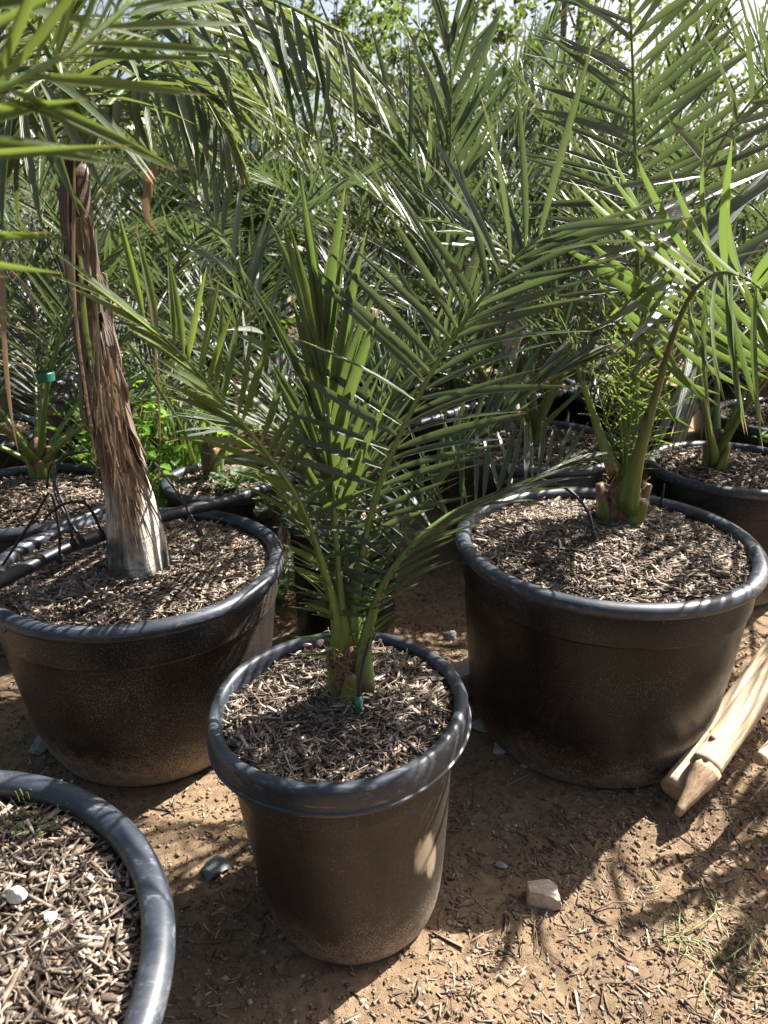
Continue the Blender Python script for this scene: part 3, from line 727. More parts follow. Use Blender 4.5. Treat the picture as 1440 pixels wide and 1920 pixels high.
# ================================================================== palms of the pots behind
def dpalm(base, label, nf, L, seed, frL=.26, lw=.0125, tmin=10, tmax=62, bend=38, npl=34, stubs=4, mode='join', r=.03, mat='date_leaf'):
    global rng
    keep = rng; rng = np.random.default_rng(seed)
    base = np.array(base, float)
    p = thing('date_palm', base, label, 'palm', 'young palms in pots')
    base_bulb(p, r, .11, stubs, seed)
    for i in range(nf):
        az = i * 137.5 + rng.uniform(-15, 15); u = (i + .5) / nf
        ti = tmin + (tmax - tmin) * u ** .8; ln = L * rng.uniform(.85, 1.1) * (1 - .25 * u)
        frond(p, arc(base + [0, 0, .02], az, ti, ln, bend * rng.uniform(.7, 1.3)), arc_up(az), npl, frL * rng.uniform(.85, 1.1), lw, 62, 22, 24, mode, r0=.012, s0=.2, mat=mat)
    rng = keep
    return p
pE, pF, pN, pM, pQ, pS, pX, pY = [np.array([x, y, z + .0]) for x, y, z in bpos]
palmE = dpalm(at_z(78, 885, .47), 'palm with cut green leaf stubs behind the left pot', 9, 1.0, 31, stubs=7)
palmF = dpalm(at_z(398, 880, .41), 'palm with silvery leaflets standing behind the grey trunk', 3, .9, 32, tmax=30)
frond(palmF, [np.array(palmF.location)] + W3([(500, 690, 2.05), (462, 545, 2.0), (405, 420, 1.98), (310, 310, 1.95), (235, 215, 1.93)]), (.5, -.7, .3), 26, .21, .02, 55, 25, 12, r0=.012, s0=.25, mat='silver_leaf', label='frond with broad silvery leaflets')
palmN = dpalm(pN + [0, 0, -.01], 'palm rising out of the tall navy pot behind the middle palm', 6, .9, 33, tmax=44)
palmM = dpalm(pM, 'palm in the shaded pot between the middle and right palms', 8, 1.15, 34, tmin=8, tmax=48)
frond(palmM, [pM] + W3([(845, 620, 2.5), (812, 440, 2.42), (770, 310, 2.35), (690, 235, 2.3), (600, 165, 2.25), (455, 95, 2.2)]), (.1, -.5, .9), 34, .36, .02, 58, 24, 28, r0=.014, s0=.28, label='arching frond that droops over to the upper left')
frond(palmM, [pM] + W3([(870, 640, 2.5), (836, 460, 2.45), (842, 320, 2.42), (846, 180, 2.4), (842, 60, 2.38)]), (0, -1, .1), 30, .36, .021, 42, 18, 15, r0=.014, s0=.3, label='steep dark frond with upright leaflets')
palmQ = dpalm(pQ, 'palm in the far pot at the centre beside the round leaf', 9, 1.25, 35, frL=.3)
palmS = dpalm(at_z(1340, 868, .48), 'palm in the pot behind the right pot at the right edge', 5, 1.35, 36, frL=.26, tmax=34)
frond(palmS, [np.array(palmS.location)] + W3([(1300, 620, 1.9), (1290, 430, 1.75), (1345, 280, 1.66), (1425, 170, 1.6), (1520, 60, 1.55)]), (-.25, -.75, .5), 34, .40, .0205, 100, 62, 8, r0=.014, s0=.3, skyn=.35, skew=8, label='large frond with broad pale edged leaflets at the upper right')
palmX = dpalm(pX, 'palm in the far left pot with the sunlit side', 8, 1.2, 37, frL=.28)
palmY = dpalm(pY, 'palm in the shaded pot at the far right edge', 9, 1.6, 38, frL=.34)
ROWS = [(-1.75, 3.0, 'back row palm at the left edge'), (-1.15, 3.5, 'back row palm behind the silvery frond'), (.72, 4.0, 'back row palm directly above the middle palm'),
        (1.95, 3.1, 'back row palm at the right edge'), (1.25, 3.75, 'back row palm behind the upper right frond'), (-2.0, 4.4, 'third row palm left of the blue shrub'),
        (.15, 4.6, 'third row palm under the bright hedge'), (2.2, 4.5, 'third row palm in the right background'), (-.3, 5.6, 'farthest palm under the gap of white sky'), (1.2, 5.7, 'farthest palm below the dark trunks'), (1.05, 4.7, 'third row palm in front of the slim dark trunks'), (.3, 5.3, 'third row palm right of the blue green conifer')]
src = [palmE, palmQ, palmY, palmX, palmS, palmN]
protos = []
for i in range(3):                                          # three parent crowns for the rows; the others share their meshes
    x, y, lab = ROWS[i]
    protos.append(dpalm((x, y, .45), lab, 13, 1.65, 50 + i, frL=.34, lw=.016, tmin=6, tmax=58, npl=38))
def copy_tree(o, parent=None):
    c = o.copy(); C.objects.link(c)
    if parent is not None: c.parent = parent
    for ch in list(o.children): copy_tree(ch, c)
    return c
for i, (x, y, lab) in enumerate(ROWS[3:]):
    c = copy_tree(protos[i % 3]); c.location = (x, y, .45); c.rotation_euler = (0, 0, 1.3 + i * 1.9); c['label'] = lab
    k = rng.uniform(1.12, 1.32) if y > 4.15 else rng.uniform(1.0, 1.12); c.scale = (k, k, k)
for i, (x, y, lab) in enumerate([(-1.7, -1.3, 'unseen palm added far left behind the viewer for shade and pot reflections'), (-.55, -1.7, 'palm in the row right behind the viewer'), (.6, -1.6, 'palm behind the viewer towards the right'),
                                 (1.8, -1.1, 'unseen palm added far right behind the viewer for shade and pot reflections'), (-2.1, .2, 'palm standing left of the viewer outside the photo')]):
    c = copy_tree(protos[i % 3]); c.location = (x, y, .45); c.rotation_euler = (0, 0, .6 + i * 2.1); c['label'] = lab; ROWS.append((x, y, lab))  # unseen palms added to block sky light and darken the pot reflections
for i, (x, y, lab) in enumerate(ROWS):
    pot((x, y), .46, .32, .25, lab.replace('palm', 'pot'), 40, barrel=.35, mulch_n=500, mulch_label='mulch in the ' + lab.replace('palm', 'pot'), wmult=1.6, chip=(.02, .04))
# unseen palm added beyond the right edge to throw shade on the dirt
spalm = dpalm((side_pot[0], side_pot[1], .30), 'unseen slim palm added beyond the right edge to shade the dirt', 6, .62, 61, frL=.085, lw=.012, tmin=2, tmax=14, bend=12, npl=26, r=.02)

# ================================================================== trees, shrubs and weeds behind
def leaf_cloud(P, D, ln, wd, mat, name, parent):
    """folded pointed leaves at points P pointing along D"""
    n = len(P); D = D / np.linalg.norm(D, axis=1)[:, None]
    rv = rng.normal(0, 1, (n, 3)); X = np.cross(D, rv); X /= np.linalg.norm(X, axis=1)[:, None]; Z = np.cross(X, D)
    l = (rng.uniform(.6, 1.2, n) * ln)[:, None]; w = (rng.uniform(.7, 1.2, n) * wd)[:, None]
    V = np.stack([P, P + D * l * .5 + X * w * .5 + Z * w * .18, P + D * l - Z * l * .08, P + D * l * .5 - X * w * .5 + Z * w * .18], 1)
    F0 = np.array([[0, 1, 2, 3]])
    V = V.reshape(-1, 3); F = (F0[None] + (np.arange(n) * 4)[:, None, None]).reshape(-1, 4)
    uv = np.tile(np.array([[.5, .15], [1, .5], [.5, .9], [0, .5]]), (n, 1))
    return link(name, raw_mesh(name, V, F, M[mat], uv), parent)
def shoots(loc, h, spread, nst, nlv, ln, wd, mat, label, cat='shrub', name='leafy_shrub', group=None, lean=.25, stem=.012, start=.15, side=.12):
    t = thing(name, loc, label, cat, group); ps, LP, LD = [], [], []
    for i in range(nst):
        a = rng.uniform(0, 6.28); d = np.array([math.cos(a), math.sin(a), 0]) * spread * math.sqrt(rng.random())
        hh = h * rng.uniform(.6, 1.05)
        q = catmull([d * .25, d * .7 + [0, 0, hh * .45], d * (1 + lean) + rng.normal(0, .05 * spread, 3) + [0, 0, hh]], 12)
        ps.append(tube(q, np.linspace(stem, stem * .2, 12), 6))
        nt_ = 15; m = max(2, nlv // (nst * nt_))
        for j in range(nt_):
            u = start + (1 - start) * (j + rng.random()) / nt_; f = u * 11; i0 = min(10, int(f)); k = f - i0
            p0 = q[i0] * (1 - k) + q[i0 + 1] * k; aa = rng.uniform(0, 6.28); tl = side * rng.uniform(.7, 2.2) * (1.25 - u)
            tw = catmull([p0, p0 + np.array([math.cos(aa) * .55, math.sin(aa) * .55, .30]) * tl, p0 + np.array([math.cos(aa), math.sin(aa), .75]) * tl], 5)
            ps.append(tube(tw, np.linspace(stem * .3, stem * .1, 5), 4))
            g = rng.random(m) * 4; g0 = np.minimum(3, g.astype(int)); gk = (g - g0)[:, None]
            LP.append(tw[g0] * (1 - gk) + tw[g0 + 1] * gk + rng.normal(0, .03, (m, 3))); LD.append(rng.normal(0, .8, (m, 3)) + [math.cos(aa) * .6, math.sin(aa) * .6, .3])
    V, F = join(ps); link('stem', raw_mesh('stem', V, F, M['trunk_dark'], smooth=True), t)
    o = leaf_cloud(np.vstack(LP), np.vstack(LD), ln, wd, mat, 'foliage', t); o['kind'] = 'stuff'
    return t
def col_tree(loc, h, r, nlv, ln, wd, mat, label, name='conifer', cat='tree', taper=True):
    t = thing(name, loc, label, cat)
    V, F = tube(np.array([[0, 0, -.05], [.02, 0, h * .4], [0, .02, h * .98]]), [.05, .035, .01], 8)
    link('trunk', raw_mesh('trunk', V, F, M['trunk_dark'], smooth=True), t)
    nb = 90; LP, LD, ps = [], [], []
    for i in range(nb):
        z = h * (.06 + .92 * i / nb); a = i * 2.4; rr = r * ((1 - .75 * (i / nb)) if taper else 1) * rng.uniform(.55, 1.1)
        q = catmull([[0, 0, z], [math.cos(a) * rr * .6, math.sin(a) * rr * .6, z + rr * .45], [math.cos(a) * rr, math.sin(a) * rr, z + rr * 1.1]], 5)
        ps.append(tube(q, np.linspace(.010, .003, 5), 4))
        m = nlv // nb; u = .15 + .85 * rng.random(m); f = u * 4; i0 = np.minimum(3, f.astype(int)); k = (f - i0)[:, None]
        LP.append(q[i0] * (1 - k) + q[i0 + 1] * k + rng.normal(0, .05 * r + .02, (m, 3))); LD.append(rng.normal(0, .7, (m, 3)) + [math.cos(a) * .6, math.sin(a) * .6, 1.0])
    V, F = join(ps); link('branch', raw_mesh('branches', V, F, M['trunk_dark']), t)['kind'] = 'stuff'
    o = leaf_cloud(np.vstack(LP), np.vstack(LD), ln, wd, mat, 'crown', t); o['kind'] = 'stuff'
    return t
def gp(px, Y): p = at_y(px, 400, Y); return (p[0], Y, 0)
col_tree(gp(490, 6.2), 2.9, .75, 15000, .07, .012, 'blue_leaf', 'pale blue green conifer left of centre behind the palms')
col_tree(gp(1000, 9.5), 3.3, .5, 9000, .07, .012, 'blue_leaf', 'narrow blue grey conifer beside the dark trunks')
col_tree(gp(30, 5.8), 2.1, .8, 12000, .06, .011, 'grey_leaf', 'silvery grey shrub at the left edge behind the palms', 'silver_shrub', 'shrub', False)
shoots(gp(400, 5.2), 2.2, .5, 12, 1500, .16, .07, 'hedge_leaf', 'broad leaved dark green shrub beside the blue conifer', side=.2)
for i, (px, Y, h, sp, nst, nl, lab) in enumerate([
        (585, 8.0, 4.6, .7, 16, 3000, 'tall thin shrub with small bright leaves left of the white sky gap'),
        (700, 9.0, 4.4, .6, 12, 2200, 'airy bright green shrub in the middle against white sky'),
        (800, 8.0, 3.9, .7, 16, 3000, 'small leaved shrub just left of the sky gap at the top'),
        (1010, 8.5, 4.4, .7, 16, 3000, 'tall leafy shrub right of the sky gap at the top'),
        (1180, 9.5, 4.2, .8, 14, 2500, 'leafy shrub behind the upright dark frond'),
        (250, 8.5, 4.2, .9, 18, 3600, 'leafy shrub showing through the upper left fronds'),
        (1380, 9.0, 4.6, 1.0, 18, 3600, 'leafy shrub behind the upper right fronds'),
        (60, 9.5, 3.6, .9, 14, 2600, 'leafy shrub at the upper left corner'),
        (900, 10.5, 2.6, 1.1, 18, 3800, 'low yellow green shrub in the gap at the top centre')]):
    shoots(gp(px, Y), h, sp, nst, int(nl * 1.6), .085, .045, 'hedge_leaf', lab, 'shrub', 'leafy_shrub', 'leafy shrubs along the back', side=.34)
for px, Y, h, r, lab in [(1035, 8.6, 5, .04, 'dark slim trunk nearest the narrow blue conifer'), (1062, 9.2, 5, .035, 'slim trunk just right of the darkest trunk'), (523, 7.4, 5, .035, 'thin bare trunk behind the blue conifer'), (985, 3.0, 1.05, .045, 'grey wooden post beside the big round leaf')]:
    t = thing('tree_trunk' if h > 2 else 'wooden_post', gp(px, Y), lab, 'tree' if h > 2 else 'post')
    q = catmull([[0, 0, -.1], [.02, 0, h * .35], [-.03, .02, h * .7], [.05, 0, h]], 14)
    V, F = tube(q, np.linspace(r, r * .7, 14), 10); link('trunk' if h > 2 else 'shaft', raw_mesh('trunk', V, F, M['trunk_dark' if h > 2 else 'old_wood'], smooth=True), t)
    if h > 2:
        for j in range(4):
            z = h * (.5 + .11 * j); a = j * 2.1
            V, F = tube(catmull([[0, 0, z], [math.cos(a) * .25, math.sin(a) * .25, z + .35], [math.cos(a) * .4, math.sin(a) * .4, z + .9]], 6), np.linspace(r * .5, r * .15, 6), 6)
            link('branch', raw_mesh('branch', V, F, M['trunk_dark'], smooth=True), t)
# far wood that closes the view
n = 26000
xs = rng.uniform(-14, 14, n); P = np.stack([xs, 15 + rng.uniform(0, 2.5, n), rng.random(n) ** .8 * (2.0 + 1.0 * vnoise(xs, xs * 0, .6, 9))], -1)
o = leaf_cloud(P, rng.normal(0, 1, (n, 3)) + [0, 0, .3], .22, .11, 'hedge_leaf', 'far_hedge', None); tag(o, 'far green hedge closing the view behind all the palms', 'hedge', None, 'stuff')

# weeds
def weed(loc, n, ln, wd, h, spread, mat, label, name='leafy_weed', group='green weeds between the pots'):
    tiny = h < .03
    t = thing(name, loc, label, 'weed', group)
    ps = []; P, D = [], []
    for i in range(n):
        a = rng.uniform(0, 6.28); e = spread * math.sqrt(rng.random()); z = h * rng.uniform(.3, 1)
        tip = np.array([math.cos(a) * e, math.sin(a) * e, z]); root = np.array([tip[0] * .93, tip[1] * .93, -.01]) if tiny else np.array([0, 0, -.01])
        ps.append(tube(catmull([root, (root + tip) / 2 if tiny else tip * [.35, .35, .7], tip], 5), np.linspace(.003, .0012, 5) * (.2 if tiny else 1), 4))
        d = unit([math.cos(a), math.sin(a), rng.uniform(-.3, .5)])
        b_, wz, lz, F0, uv0 = LVJ[int(rng.integers(0, 4))]
        l, w_ = ln * rng.uniform(.6, 1.2), wd * rng.uniform(.7, 1.2)
        nr = unit(np.array([rng.normal(0, .4), rng.normal(0, .4), 1.0])); nr = unit(nr - d * np.dot(nr, d)); x = np.cross(d, nr)
        V = tip + np.outer(b_[:, 0] * w_, x) + np.outer(b_[:, 1] * l, d) + np.outer(wz * w_ * .6 + lz * l, nr)
        P.append((V, F0, uv0))
    V, F = join(ps); link('stems', raw_mesh('stems', V, F, M['weed_leaf']), t)
    V, F = join([(a_, b_) for a_, b_, _ in P]); uv = np.vstack([c for _, _, c in P])
    o = link('leaves', raw_mesh('leaves', V, F, M[mat], uv), t); o['kind'] = 'stuff'
    return t
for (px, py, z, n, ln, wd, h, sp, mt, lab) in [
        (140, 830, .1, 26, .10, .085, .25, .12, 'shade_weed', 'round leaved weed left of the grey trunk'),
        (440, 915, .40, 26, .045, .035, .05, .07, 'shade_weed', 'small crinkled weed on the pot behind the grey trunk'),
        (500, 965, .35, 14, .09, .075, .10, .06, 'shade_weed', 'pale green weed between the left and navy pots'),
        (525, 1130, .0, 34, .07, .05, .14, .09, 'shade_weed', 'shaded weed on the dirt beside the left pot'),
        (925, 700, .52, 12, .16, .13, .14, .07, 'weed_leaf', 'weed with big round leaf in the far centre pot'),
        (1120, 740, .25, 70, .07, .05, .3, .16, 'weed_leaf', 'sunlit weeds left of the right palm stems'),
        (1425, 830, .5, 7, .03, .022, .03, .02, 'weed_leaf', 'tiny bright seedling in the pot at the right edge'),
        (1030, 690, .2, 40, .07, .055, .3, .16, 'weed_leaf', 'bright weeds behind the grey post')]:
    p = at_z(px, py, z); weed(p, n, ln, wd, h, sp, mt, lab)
for x, y, n, h, sp, lab in [(-.93, 2.58, 210, .70, .17, 'tall bright green weeds right of the grey trunk'), (-.80, 2.83, 220, .72, .20, 'sunlit weed clump behind the fibre covered trunk'), (-1.12, 2.8, 110, .64, .17, 'bright weed clump partly hidden by the grey trunk')]:
    weed((x, y, 0), n, .05, .04, h, sp, 'weed_leaf', lab)
# sprawling fine weed lower right
p = at_z(1330, 1800, .0); t = thing('trailing_weed', p, 'pale trailing weed sprawling over the lower right dirt', 'weed'); ps = []
for i in range(14):
    a = rng.uniform(-.6, 1.9) if i % 2 else rng.uniform(0, 6.28); l = rng.uniform(.06, .20); q0 = np.array([rng.normal(0, .035), rng.normal(0, .03), .006])
    q = catmull([q0, q0 + [math.cos(a) * l * .5, math.sin(a) * l * .4, rng.uniform(.004, .022)], q0 + [math.cos(a + .5) * l, math.sin(a + .5) * l * .8, rng.uniform(.001, .008)]], 8)
    ps.append(tube(q, np.linspace(.0016, .0006, 8), 5))
    if i < 6:
        for j in range(10):
            c = q[rng.integers(2, 8)]; d = rng.normal(0, .008, 3); d[2] = abs(d[2]); ps.append(tube([c, c + d * .6, c + d * 1.5], .0006, 4))
V, F = join(ps); link('stems', raw_mesh('trailing_stems', V, F, M['pale_weed']), t)
p = at_z(1290, 1745, 0); weed(p, 60, .007, .0025, .02, .035, 'pale_weed', 'tiny feathery sprout in the lower right shade')
p = at_z(75, 1515, .488); weed(p, 70, .004, .003, .008, .055, 'shade_weed', 'tiny sprouts on the nearest pot mulch below its rim')

# ================================================================== ground litter
def keep_out(P):
    ok = np.ones(len(P), bool)
    for (c, r) in ((PC, .14), (PR, .28), (PL, .255), (PD, .29)):
        ok &= np.hypot(P[:, 0] - c[0], P[:, 1] - c[1]) > r
    return P[ok]
n = 30000
x = rng.uniform(-1.1, 1.25, n); y = .72 + 2.0 * rng.random(n) ** 1.4
dens = vnoise(x, y, 5, 31) * .6 + vnoise(x, y, 14, 32) * .4
bonus = np.exp(-(((x - .55) / .3) ** 2 + ((y - 1.0) / .25) ** 2)) * .45
ok = rng.random(n) < np.clip((dens + bonus - .47) * 2.6, .04, 1)
P = keep_out(np.stack([x, y, np.zeros(n)], -1)[ok]); P[:, 2] = ground_h(P[:, 0], P[:, 1]) + .002
V, F = chips(P, len(P), (.010, .034), (.002, .006), (.0010, .003), .12, M['ground_chip'], 'c')
tag(link('wood_chips', raw_mesh('wood_chips', V, F, M['ground_chip'])), 'brown wood chips scattered over the sandy dirt', 'wood chips', None, 'stuff')
n = 42000
x = rng.uniform(-1.1, 1.25, n); y = .70 + 1.8 * rng.random(n) ** 1.4
P = keep_out(np.stack([x, y, np.zeros(n)], -1)); P[:, 2] = ground_h(P[:, 0], P[:, 1]) + .0005
n = len(P); sz = .001 + .0065 * rng.random(n) ** 5
o6 = np.array([[1, 0, 0], [0, 1, 0], [-1, 0, 0], [0, -1, 0], [0, 0, 1], [0, 0, -1]], float)
VV = P[:, None, :] + o6[None] * rng.uniform(.6, 1.2, (n, 6, 1)) * sz[:, None, None] + rng.uniform(-.35, .35, (n, 6, 3)) * sz[:, None, None]
f = np.array([[0, 1, 4], [1, 2, 4], [2, 3, 4], [3, 0, 4], [1, 0, 5], [2, 1, 5], [3, 2, 5], [0, 3, 5]])
F = (f[None] + (np.arange(n) * 6)[:, None, None]).reshape(-1, 3)
tag(link('soil_crumbs', raw_mesh('soil_crumbs', VV.reshape(-1, 3), F, M['clod'])), 'crumbs of sandy soil and grit strewn between the pots', 'grit', None, 'stuff')
ps = []
for i in range(70):
    p = np.array([rng.uniform(-.6, .9), .8 + rng.random() * 1.0, 0])
    if len(keep_out(p[None])) == 0: continue
    a = rng.uniform(0, 6.28); l = rng.uniform(.03, .10); d = np.array([math.cos(a), math.sin(a), 0]) * l
    z = float(ground_h(p[0:1], p[1:2])[0]) + .005
    ps.append(tube(catmull([p + [0, 0, z], p + d * .5 + rng.normal(0, .008, 3) * [1, 1, .3] + [0, 0, z + .004], p + d + [0, 0, z]], 5), rng.uniform(.0006, .0018), 5))
V, F = join(ps); tag(link('twigs', raw_mesh('twigs', V, F, M['twig'])), 'thin dry twigs strewn over the dirt', 'twigs', None, 'stuff')

# rocks
def rock(px, py, z, size, mat, label, seed, rot=0.0, cat='stone', sink=.3, box=False):
    import bmesh
    r_ = np.random.default_rng(seed); bm = bmesh.new(); bmesh.ops.create_icosphere(bm, subdivisions=3, radius=1.0)
    cuts = [(unit(r_.normal(0, 1, 3)), r_.uniform(.38, .72)) for _ in range(14)]
    if box: cuts = [(unit(np.array(n_) + r_.normal(0, .10, 3)), r_.uniform(.52, .62)) for n_ in ((1, 0, 0), (-1, 0, 0), (0, 1, 0), (0, -1, 0), (0, 0, 1), (0, 0, -1))] + [(unit(r_.normal(0, 1, 3)), r_.uniform(.72, .82)) for _ in range(5)]
    V = np.array([v.co[:] for v in bm.verts])
    for nn, d in cuts:
        e = V @ nn - d; V -= np.outer(np.maximum(e, 0), nn) * .94
    V += r_.normal(0, .018, V.shape)
    for v, c in zip(bm.verts, V): v.co = c * np.array(size)
    me = bpy.data.meshes.new('rock'); bm.to_mesh(me); bm.free(); me.materials.append(M[mat])
    p = at_z(px, py, z)
    o = link('stone', me, None, (p[0], p[1], z + size[2] * (.75 - sink))); o.rotation_euler = (r_.uniform(-.15, .15), r_.uniform(-.15, .15), rot)
    return tag(o, label, cat)
rock(400, 1640, 0, (.040, .030, .026), 'grey_rock', 'angular blue grey stone between the near left pot and the middle pot', 4, .1)
rock(1018, 1690, 0, (.054, .034, .036), 'tan_rock', 'blocky tan stone on the edge of the shadow right of the middle pot', 12, -.12, box=True)
rock(82, 1408, 0, (.06, .035, .03), 'grey_rock', 'flat grey stone in the shade left of the left pot', 7, .9)
rock(32, 1680, .495, (.017, .014, .013), 'white_rock', 'larger white stone on the nearest pot mulch', 15, .4)
rock(95, 1722, .495, (.011, .011, .010), 'white_rock', 'smaller white stone on the nearest pot mulch', 16)
rock(985, 1440, 0, (.018, .013, .012), 'pale_rubble', 'small pale stone at the foot of the wide right pot', 17)
rock(845, 1195, 0, (.03, .022, .02), 'pale_rubble', 'pale stone on the dark dirt behind the middle pot', 18)
rock(600, 1208, .482, (.012, .010, .009), 'tan_rock', 'pinkish pebble on the middle pot mulch beside the palm', 19)
rock(575, 1212, .482, (.012, .007, .006), 'tan_rock', 'flat pebble lying left of the pinkish pebble', 20)
rock(940, 1625, 0, (.013, .01, .009), 'pale_rubble', 'rounded pebble in the shade above the tan stone', 22)
rock(530, 1760, 0, (.012, .01, .009), 'pale_rubble', 'small pebble at the left foot of the middle pot', 23)
# chalky rubble beside the right pot
for i, (px, py, sz) in enumerate([(908, 1366, .062), (940, 1406, .048), (888, 1330, .034)]):
    rock(px, py, 0, (sz, sz * .7, sz * .3), 'pale_rubble', ['largest chalky lump left of the wide right pot', 'middle chalky lump against the wide right pot', 'smallest chalky lump against the wide right pot'][i], 30 + i, i)

# ================================================================== stakes
def stake(a, b, r, label, seed=0, pointed=True):
    a = np.array(a, float); b = np.array(b, float); t = thing('wooden_stake', a, label, 'stake', 'peeled wooden stakes')
    t.rotation_mode = 'QUATERNION'; t.rotation_quaternion = Vector(b - a).to_track_quat('Z', 'Y')
    L = np.linalg.norm(b - a); r_ = np.random.default_rng(seed); n = 40
    z = np.linspace(.10 if pointed else 0.0, L, n); q = np.stack([r_.normal(0, .0006, n) + .004 * np.sin(z * 5 + seed), r_.normal(0, .0006, n), z], -1)
    V, F = tube(q, r * (1 + .02 * np.sin(z * 21 + seed) + r_.normal(0, .006, n)), 36, (0, 1, 0))
    an = np.arctan2(V[:, 1], V[:, 0]); k_ = 1 + .02 * np.sin(3 * an + seed) + .012 * np.sin(9 * an + 2 * V[:, 2] * 6) - .05 * np.exp(-((an - 1.2 - .3 * np.sin(V[:, 2] * 4)) / .05) ** 2)
    V[:, :2] *= k_[:, None]
    link('shaft', raw_mesh('stake_shaft', V, F, M['stake'], smooth=True), t)
    for j in range(3):                                     # knots
        zz, aa = L * (.2 + .22 * j), seed + 2.1 * j; d = np.array([math.cos(aa), math.sin(aa), .25])
        V, F = lathe([(0, .006), (.005, .005), (.010, .001), (.012, -.004)], 12); M3 = np.array(Vector(d).to_track_quat('Z', 'Y').to_matrix())
        link('knot', raw_mesh('knot', V @ M3.T + d * r * .98 + [0, 0, zz], F, M['stake_cut'], smooth=True), t)
    if pointed:
        zc = np.linspace(-.03, .104, 10); sc = np.array([.25, .34, .43, .52, .61, .70, .79, .88, .95, 1.004])
        V, F = tube(np.stack([np.linspace(.010, 0, 10) * 0, -np.linspace(.011, 0, 10), zc], -1), r * sc, 10, (0, 1, 0))
        V += r_.normal(0, .0007, V.shape); link('point', raw_mesh('stake_point', V, F, M['stake_cut']), t)
    else:
        an = np.linspace(0, 2 * np.pi, 37)[:-1]; V = [[0, 0, -.003]]
        for k_ in (.5, .98):
            V += [[math.cos(x) * k_ * r, math.sin(x) * k_ * r, -.003 + r_.normal(0, .0008)] for x in an]
        F = [(0, 1 + (2 * j + 2) % 36, 1 + (2 * j + 1) % 36, 1 + (2 * j) % 36) for j in range(18)] + [(1 + (j + 1) % 36, 37 + (j + 1) % 36, 37 + j, 1 + j) for j in range(36)]
        link('cut_end', raw_mesh('cut_end', np.array(V), np.array(F), M['stake_cut']), t)
    return t
stake(at_y(1283, 1502, 1.30), at_y(1560, 1105, 1.83), .034, 'nearest peeled stake with its sharpened end on the dirt', 1)
stake(at_y(1262, 1482, 1.365), at_y(1545, 1075, 1.93), .027, 'second peeled stake lying behind the nearest one', 2, False)
stake(at_y(1425, 1425, 1.28), at_y(1600, 1215, 1.6), .014, 'short brown stake at the right edge', 3, False)
stake(at_y(1436, 1640, 1.05), at_y(1640, 1420, 1.3), .010, 'lowest stake poking in at the right edge', 4, False)
# wooden offcut between the pots
import bmesh
def block(center, size, rot, mat, name, label, cat):
    bm = bmesh.new(); bmesh.ops.create_cube(bm, size=1.0)
    for v in bm.verts: v.co = Vector((v.co.x * size[0], v.co.y * size[1], v.co.z * size[2])) + Vector(tuple(rng.normal(0, .003, 3)))
    bmesh.ops.bevel(bm, geom=bm.edges[:], offset=.004, segments=2, affect='EDGES')
    me = bpy.data.meshes.new(name); bm.to_mesh(me); bm.free(); me.materials.append(M[mat])
    o = link(name, me, None, tuple(center)); o.rotation_euler = rot
    return tag(o, label, cat)
c = at_z(888, 1268, .045); block(c, (.08, .075, .26), (R(80), R(0), R(-50)), 'old_wood', 'timber_offcut', 'grey timber offcut wedged between the middle and right pots', 'wood')
# white edge at the right
p = at_z(1492, 1575, .02); t = thing('white_bucket', (p[0], p[1], .0), 'white plastic rim peeking in at the right edge', 'bucket')
V, F = lathe([(.02, .004), (.026, .0), (.032, .04), (.035, .042), (.035, .05), (.031, .05), (.026, .008), (0, .006)], 40); link('shell', raw_mesh('bucket', V, F, M['white_plastic'], smooth=True), t)

# ================================================================== irrigation
def pipe(pts, r, label, name='irrigation_pipe', cat='pipe'):
    pts = np.array(pts, float); t = thing(name, pts[0], label, cat, 'black irrigation pipes'); V, F = tube(catmull(pts - pts[0], 40), r, 14)
    link('pipe_wall', raw_mesh('pipe', V, F, M['pipe'], smooth=True), t); return t
pipe([at_z(-120, 1150, .53), at_z(0, 1090, .53), at_z(90, 1045, .535), at_z(165, 1012, .535), at_z(330, 962, .53), at_z(430, 938, .52), at_z(530, 905, .5), at_z(640, 880, .46)], .0165, 'thick black pipe lying across the left pot behind the grey trunk')
pipe([at_z(700, 815, .48), at_z(770, 800, .5), at_z(830, 782, .51), at_z(880, 765, .51), at_z(950, 752, .5), at_z(1050, 740, .48)], .02, 'black pipe crossing the far centre pots')
pipe([at_z(720, 770, .52), at_z(770, 748, .52), at_z(830, 735, .52), at_z(862, 750, .51), at_z(855, 800, .5)], .014, 'curved black pipe looping round the far centre pot')
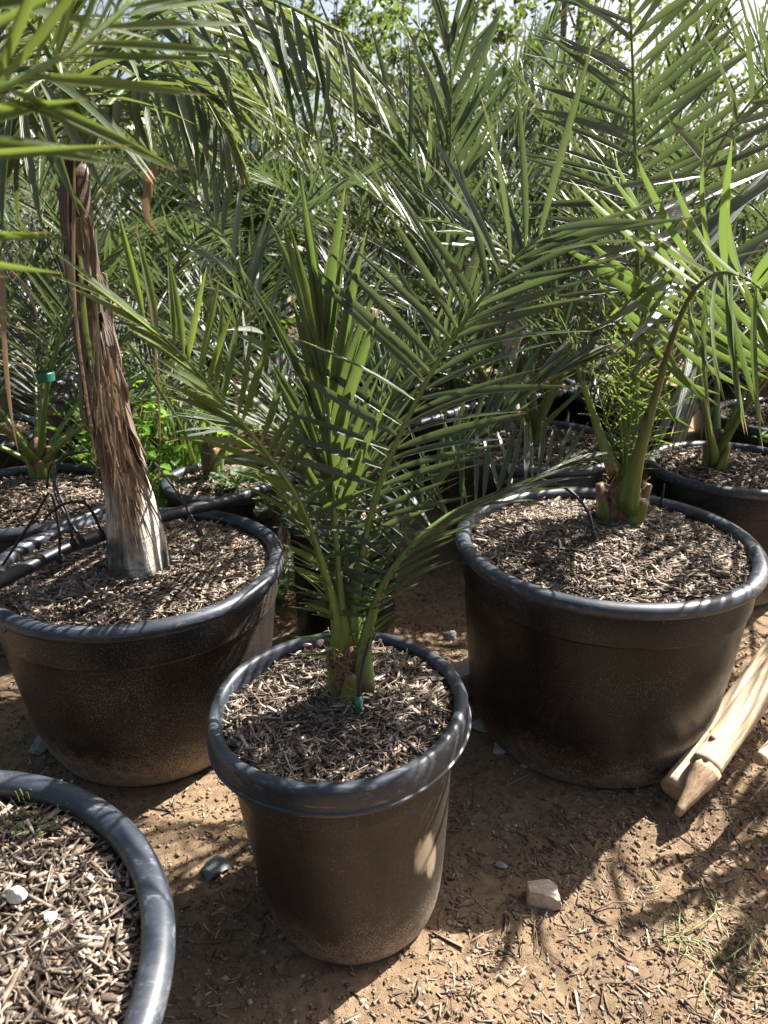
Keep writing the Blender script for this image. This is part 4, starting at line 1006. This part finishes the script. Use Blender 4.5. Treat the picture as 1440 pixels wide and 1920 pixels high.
def drip(pts, label, em='tube', emr=.006, r=.0032, eml=.02):
    pts = np.array(pts, float); t = thing('drip_tube', pts[0], label, 'drip tube', 'thin black drip tubes')
    q = catmull(pts - pts[0], 24); V, F = tube(q, r, 8); link('tube', raw_mesh('drip_tube', V, F, M['tube'], smooth=True), t)
    if em:
        d = unit(q[-1] - q[-3]); e = np.array([q[-1] - d * .006, q[-1] + d * eml * .5, q[-1] + d * eml]); V, F = tube(e, [emr, emr, emr * .8], 10)
        link('emitter', raw_mesh('emitter', V, F, M[em]), t)
    return t
yc = 1.09
drip([at_y(702, 1150, 1.14), at_y(696, 1195, 1.12), at_y(682, 1240, 1.085), at_y(674, 1285, 1.065), at_y(673, 1312, 1.058)], 'drip tube with green emitter in front of the middle palm', 'emitter', .0065, .0034, .02)
yr = 1.55
drip([at_y(940, 905, 1.62), at_y(1000, 898, 1.6), at_y(1060, 915, 1.57), at_y(1100, 955, 1.54), at_y(1113, 1000, 1.52)], 'arched drip tube left of the right palm stems', 'tube', .006, .0036, .015)
p = at_z(1240, 940, .57); drip([p + [0, 0, .05], p + [.001, 0, .03], p], 'short black dripper spike right of the right palm base', 'tube', .006, .003, .02)
lt = 1.6
for pts, lab in [([(5, 1060, lt), (70, 960, lt), (95, 925, lt), (110, 990, lt), (112, 1045, lt - .01)], 'leftmost drip tube bending onto the left pot mulch'),
                 ([(85, 970, lt), (120, 945, lt), (160, 945, lt), (185, 985, lt), (190, 1000, lt)], 'drip tube curving right towards the grey trunk'),
                 ([(165, 845, lt + .1), (115, 860, lt + .08), (105, 910, lt + .05), (125, 960, lt + .02), (137, 1015, lt)], 'tallest looping drip tube beside the grey trunk'),
                 ([(88, 915, lt + .15), (92, 880, lt + .15), (102, 870, lt + .12), (105, 930, lt + .05), (150, 1008, lt)], 'pale drip tube crossing the others left of the trunk'),
                 ([(290, 868, lt + .1), (330, 920, lt), (360, 970, lt - .03), (372, 995, lt - .05)], 'drip tube ending in a black dripper right of the grey trunk')]:
    drip([at_y(*q) for q in pts], lab, 'tube', .0075, .0034, .014)
# green tie tape
for px, py, Y, lab in [(82, 706, 2.3, 'green tie tape round the palm behind the left pot'), (780, 530, 2.9, 'scrap of green tie tape among the far centre fronds')]:
    t = thing('tie_tape', at_y(px, py, Y), lab, 'tape'); V, F = lathe([(.03, -.014), (.032, -.012), (.032, .012), (.03, .014), (.029, 0), (.03, -.014)], 20); link('band', raw_mesh('tape', V, F, M['tape']), t)
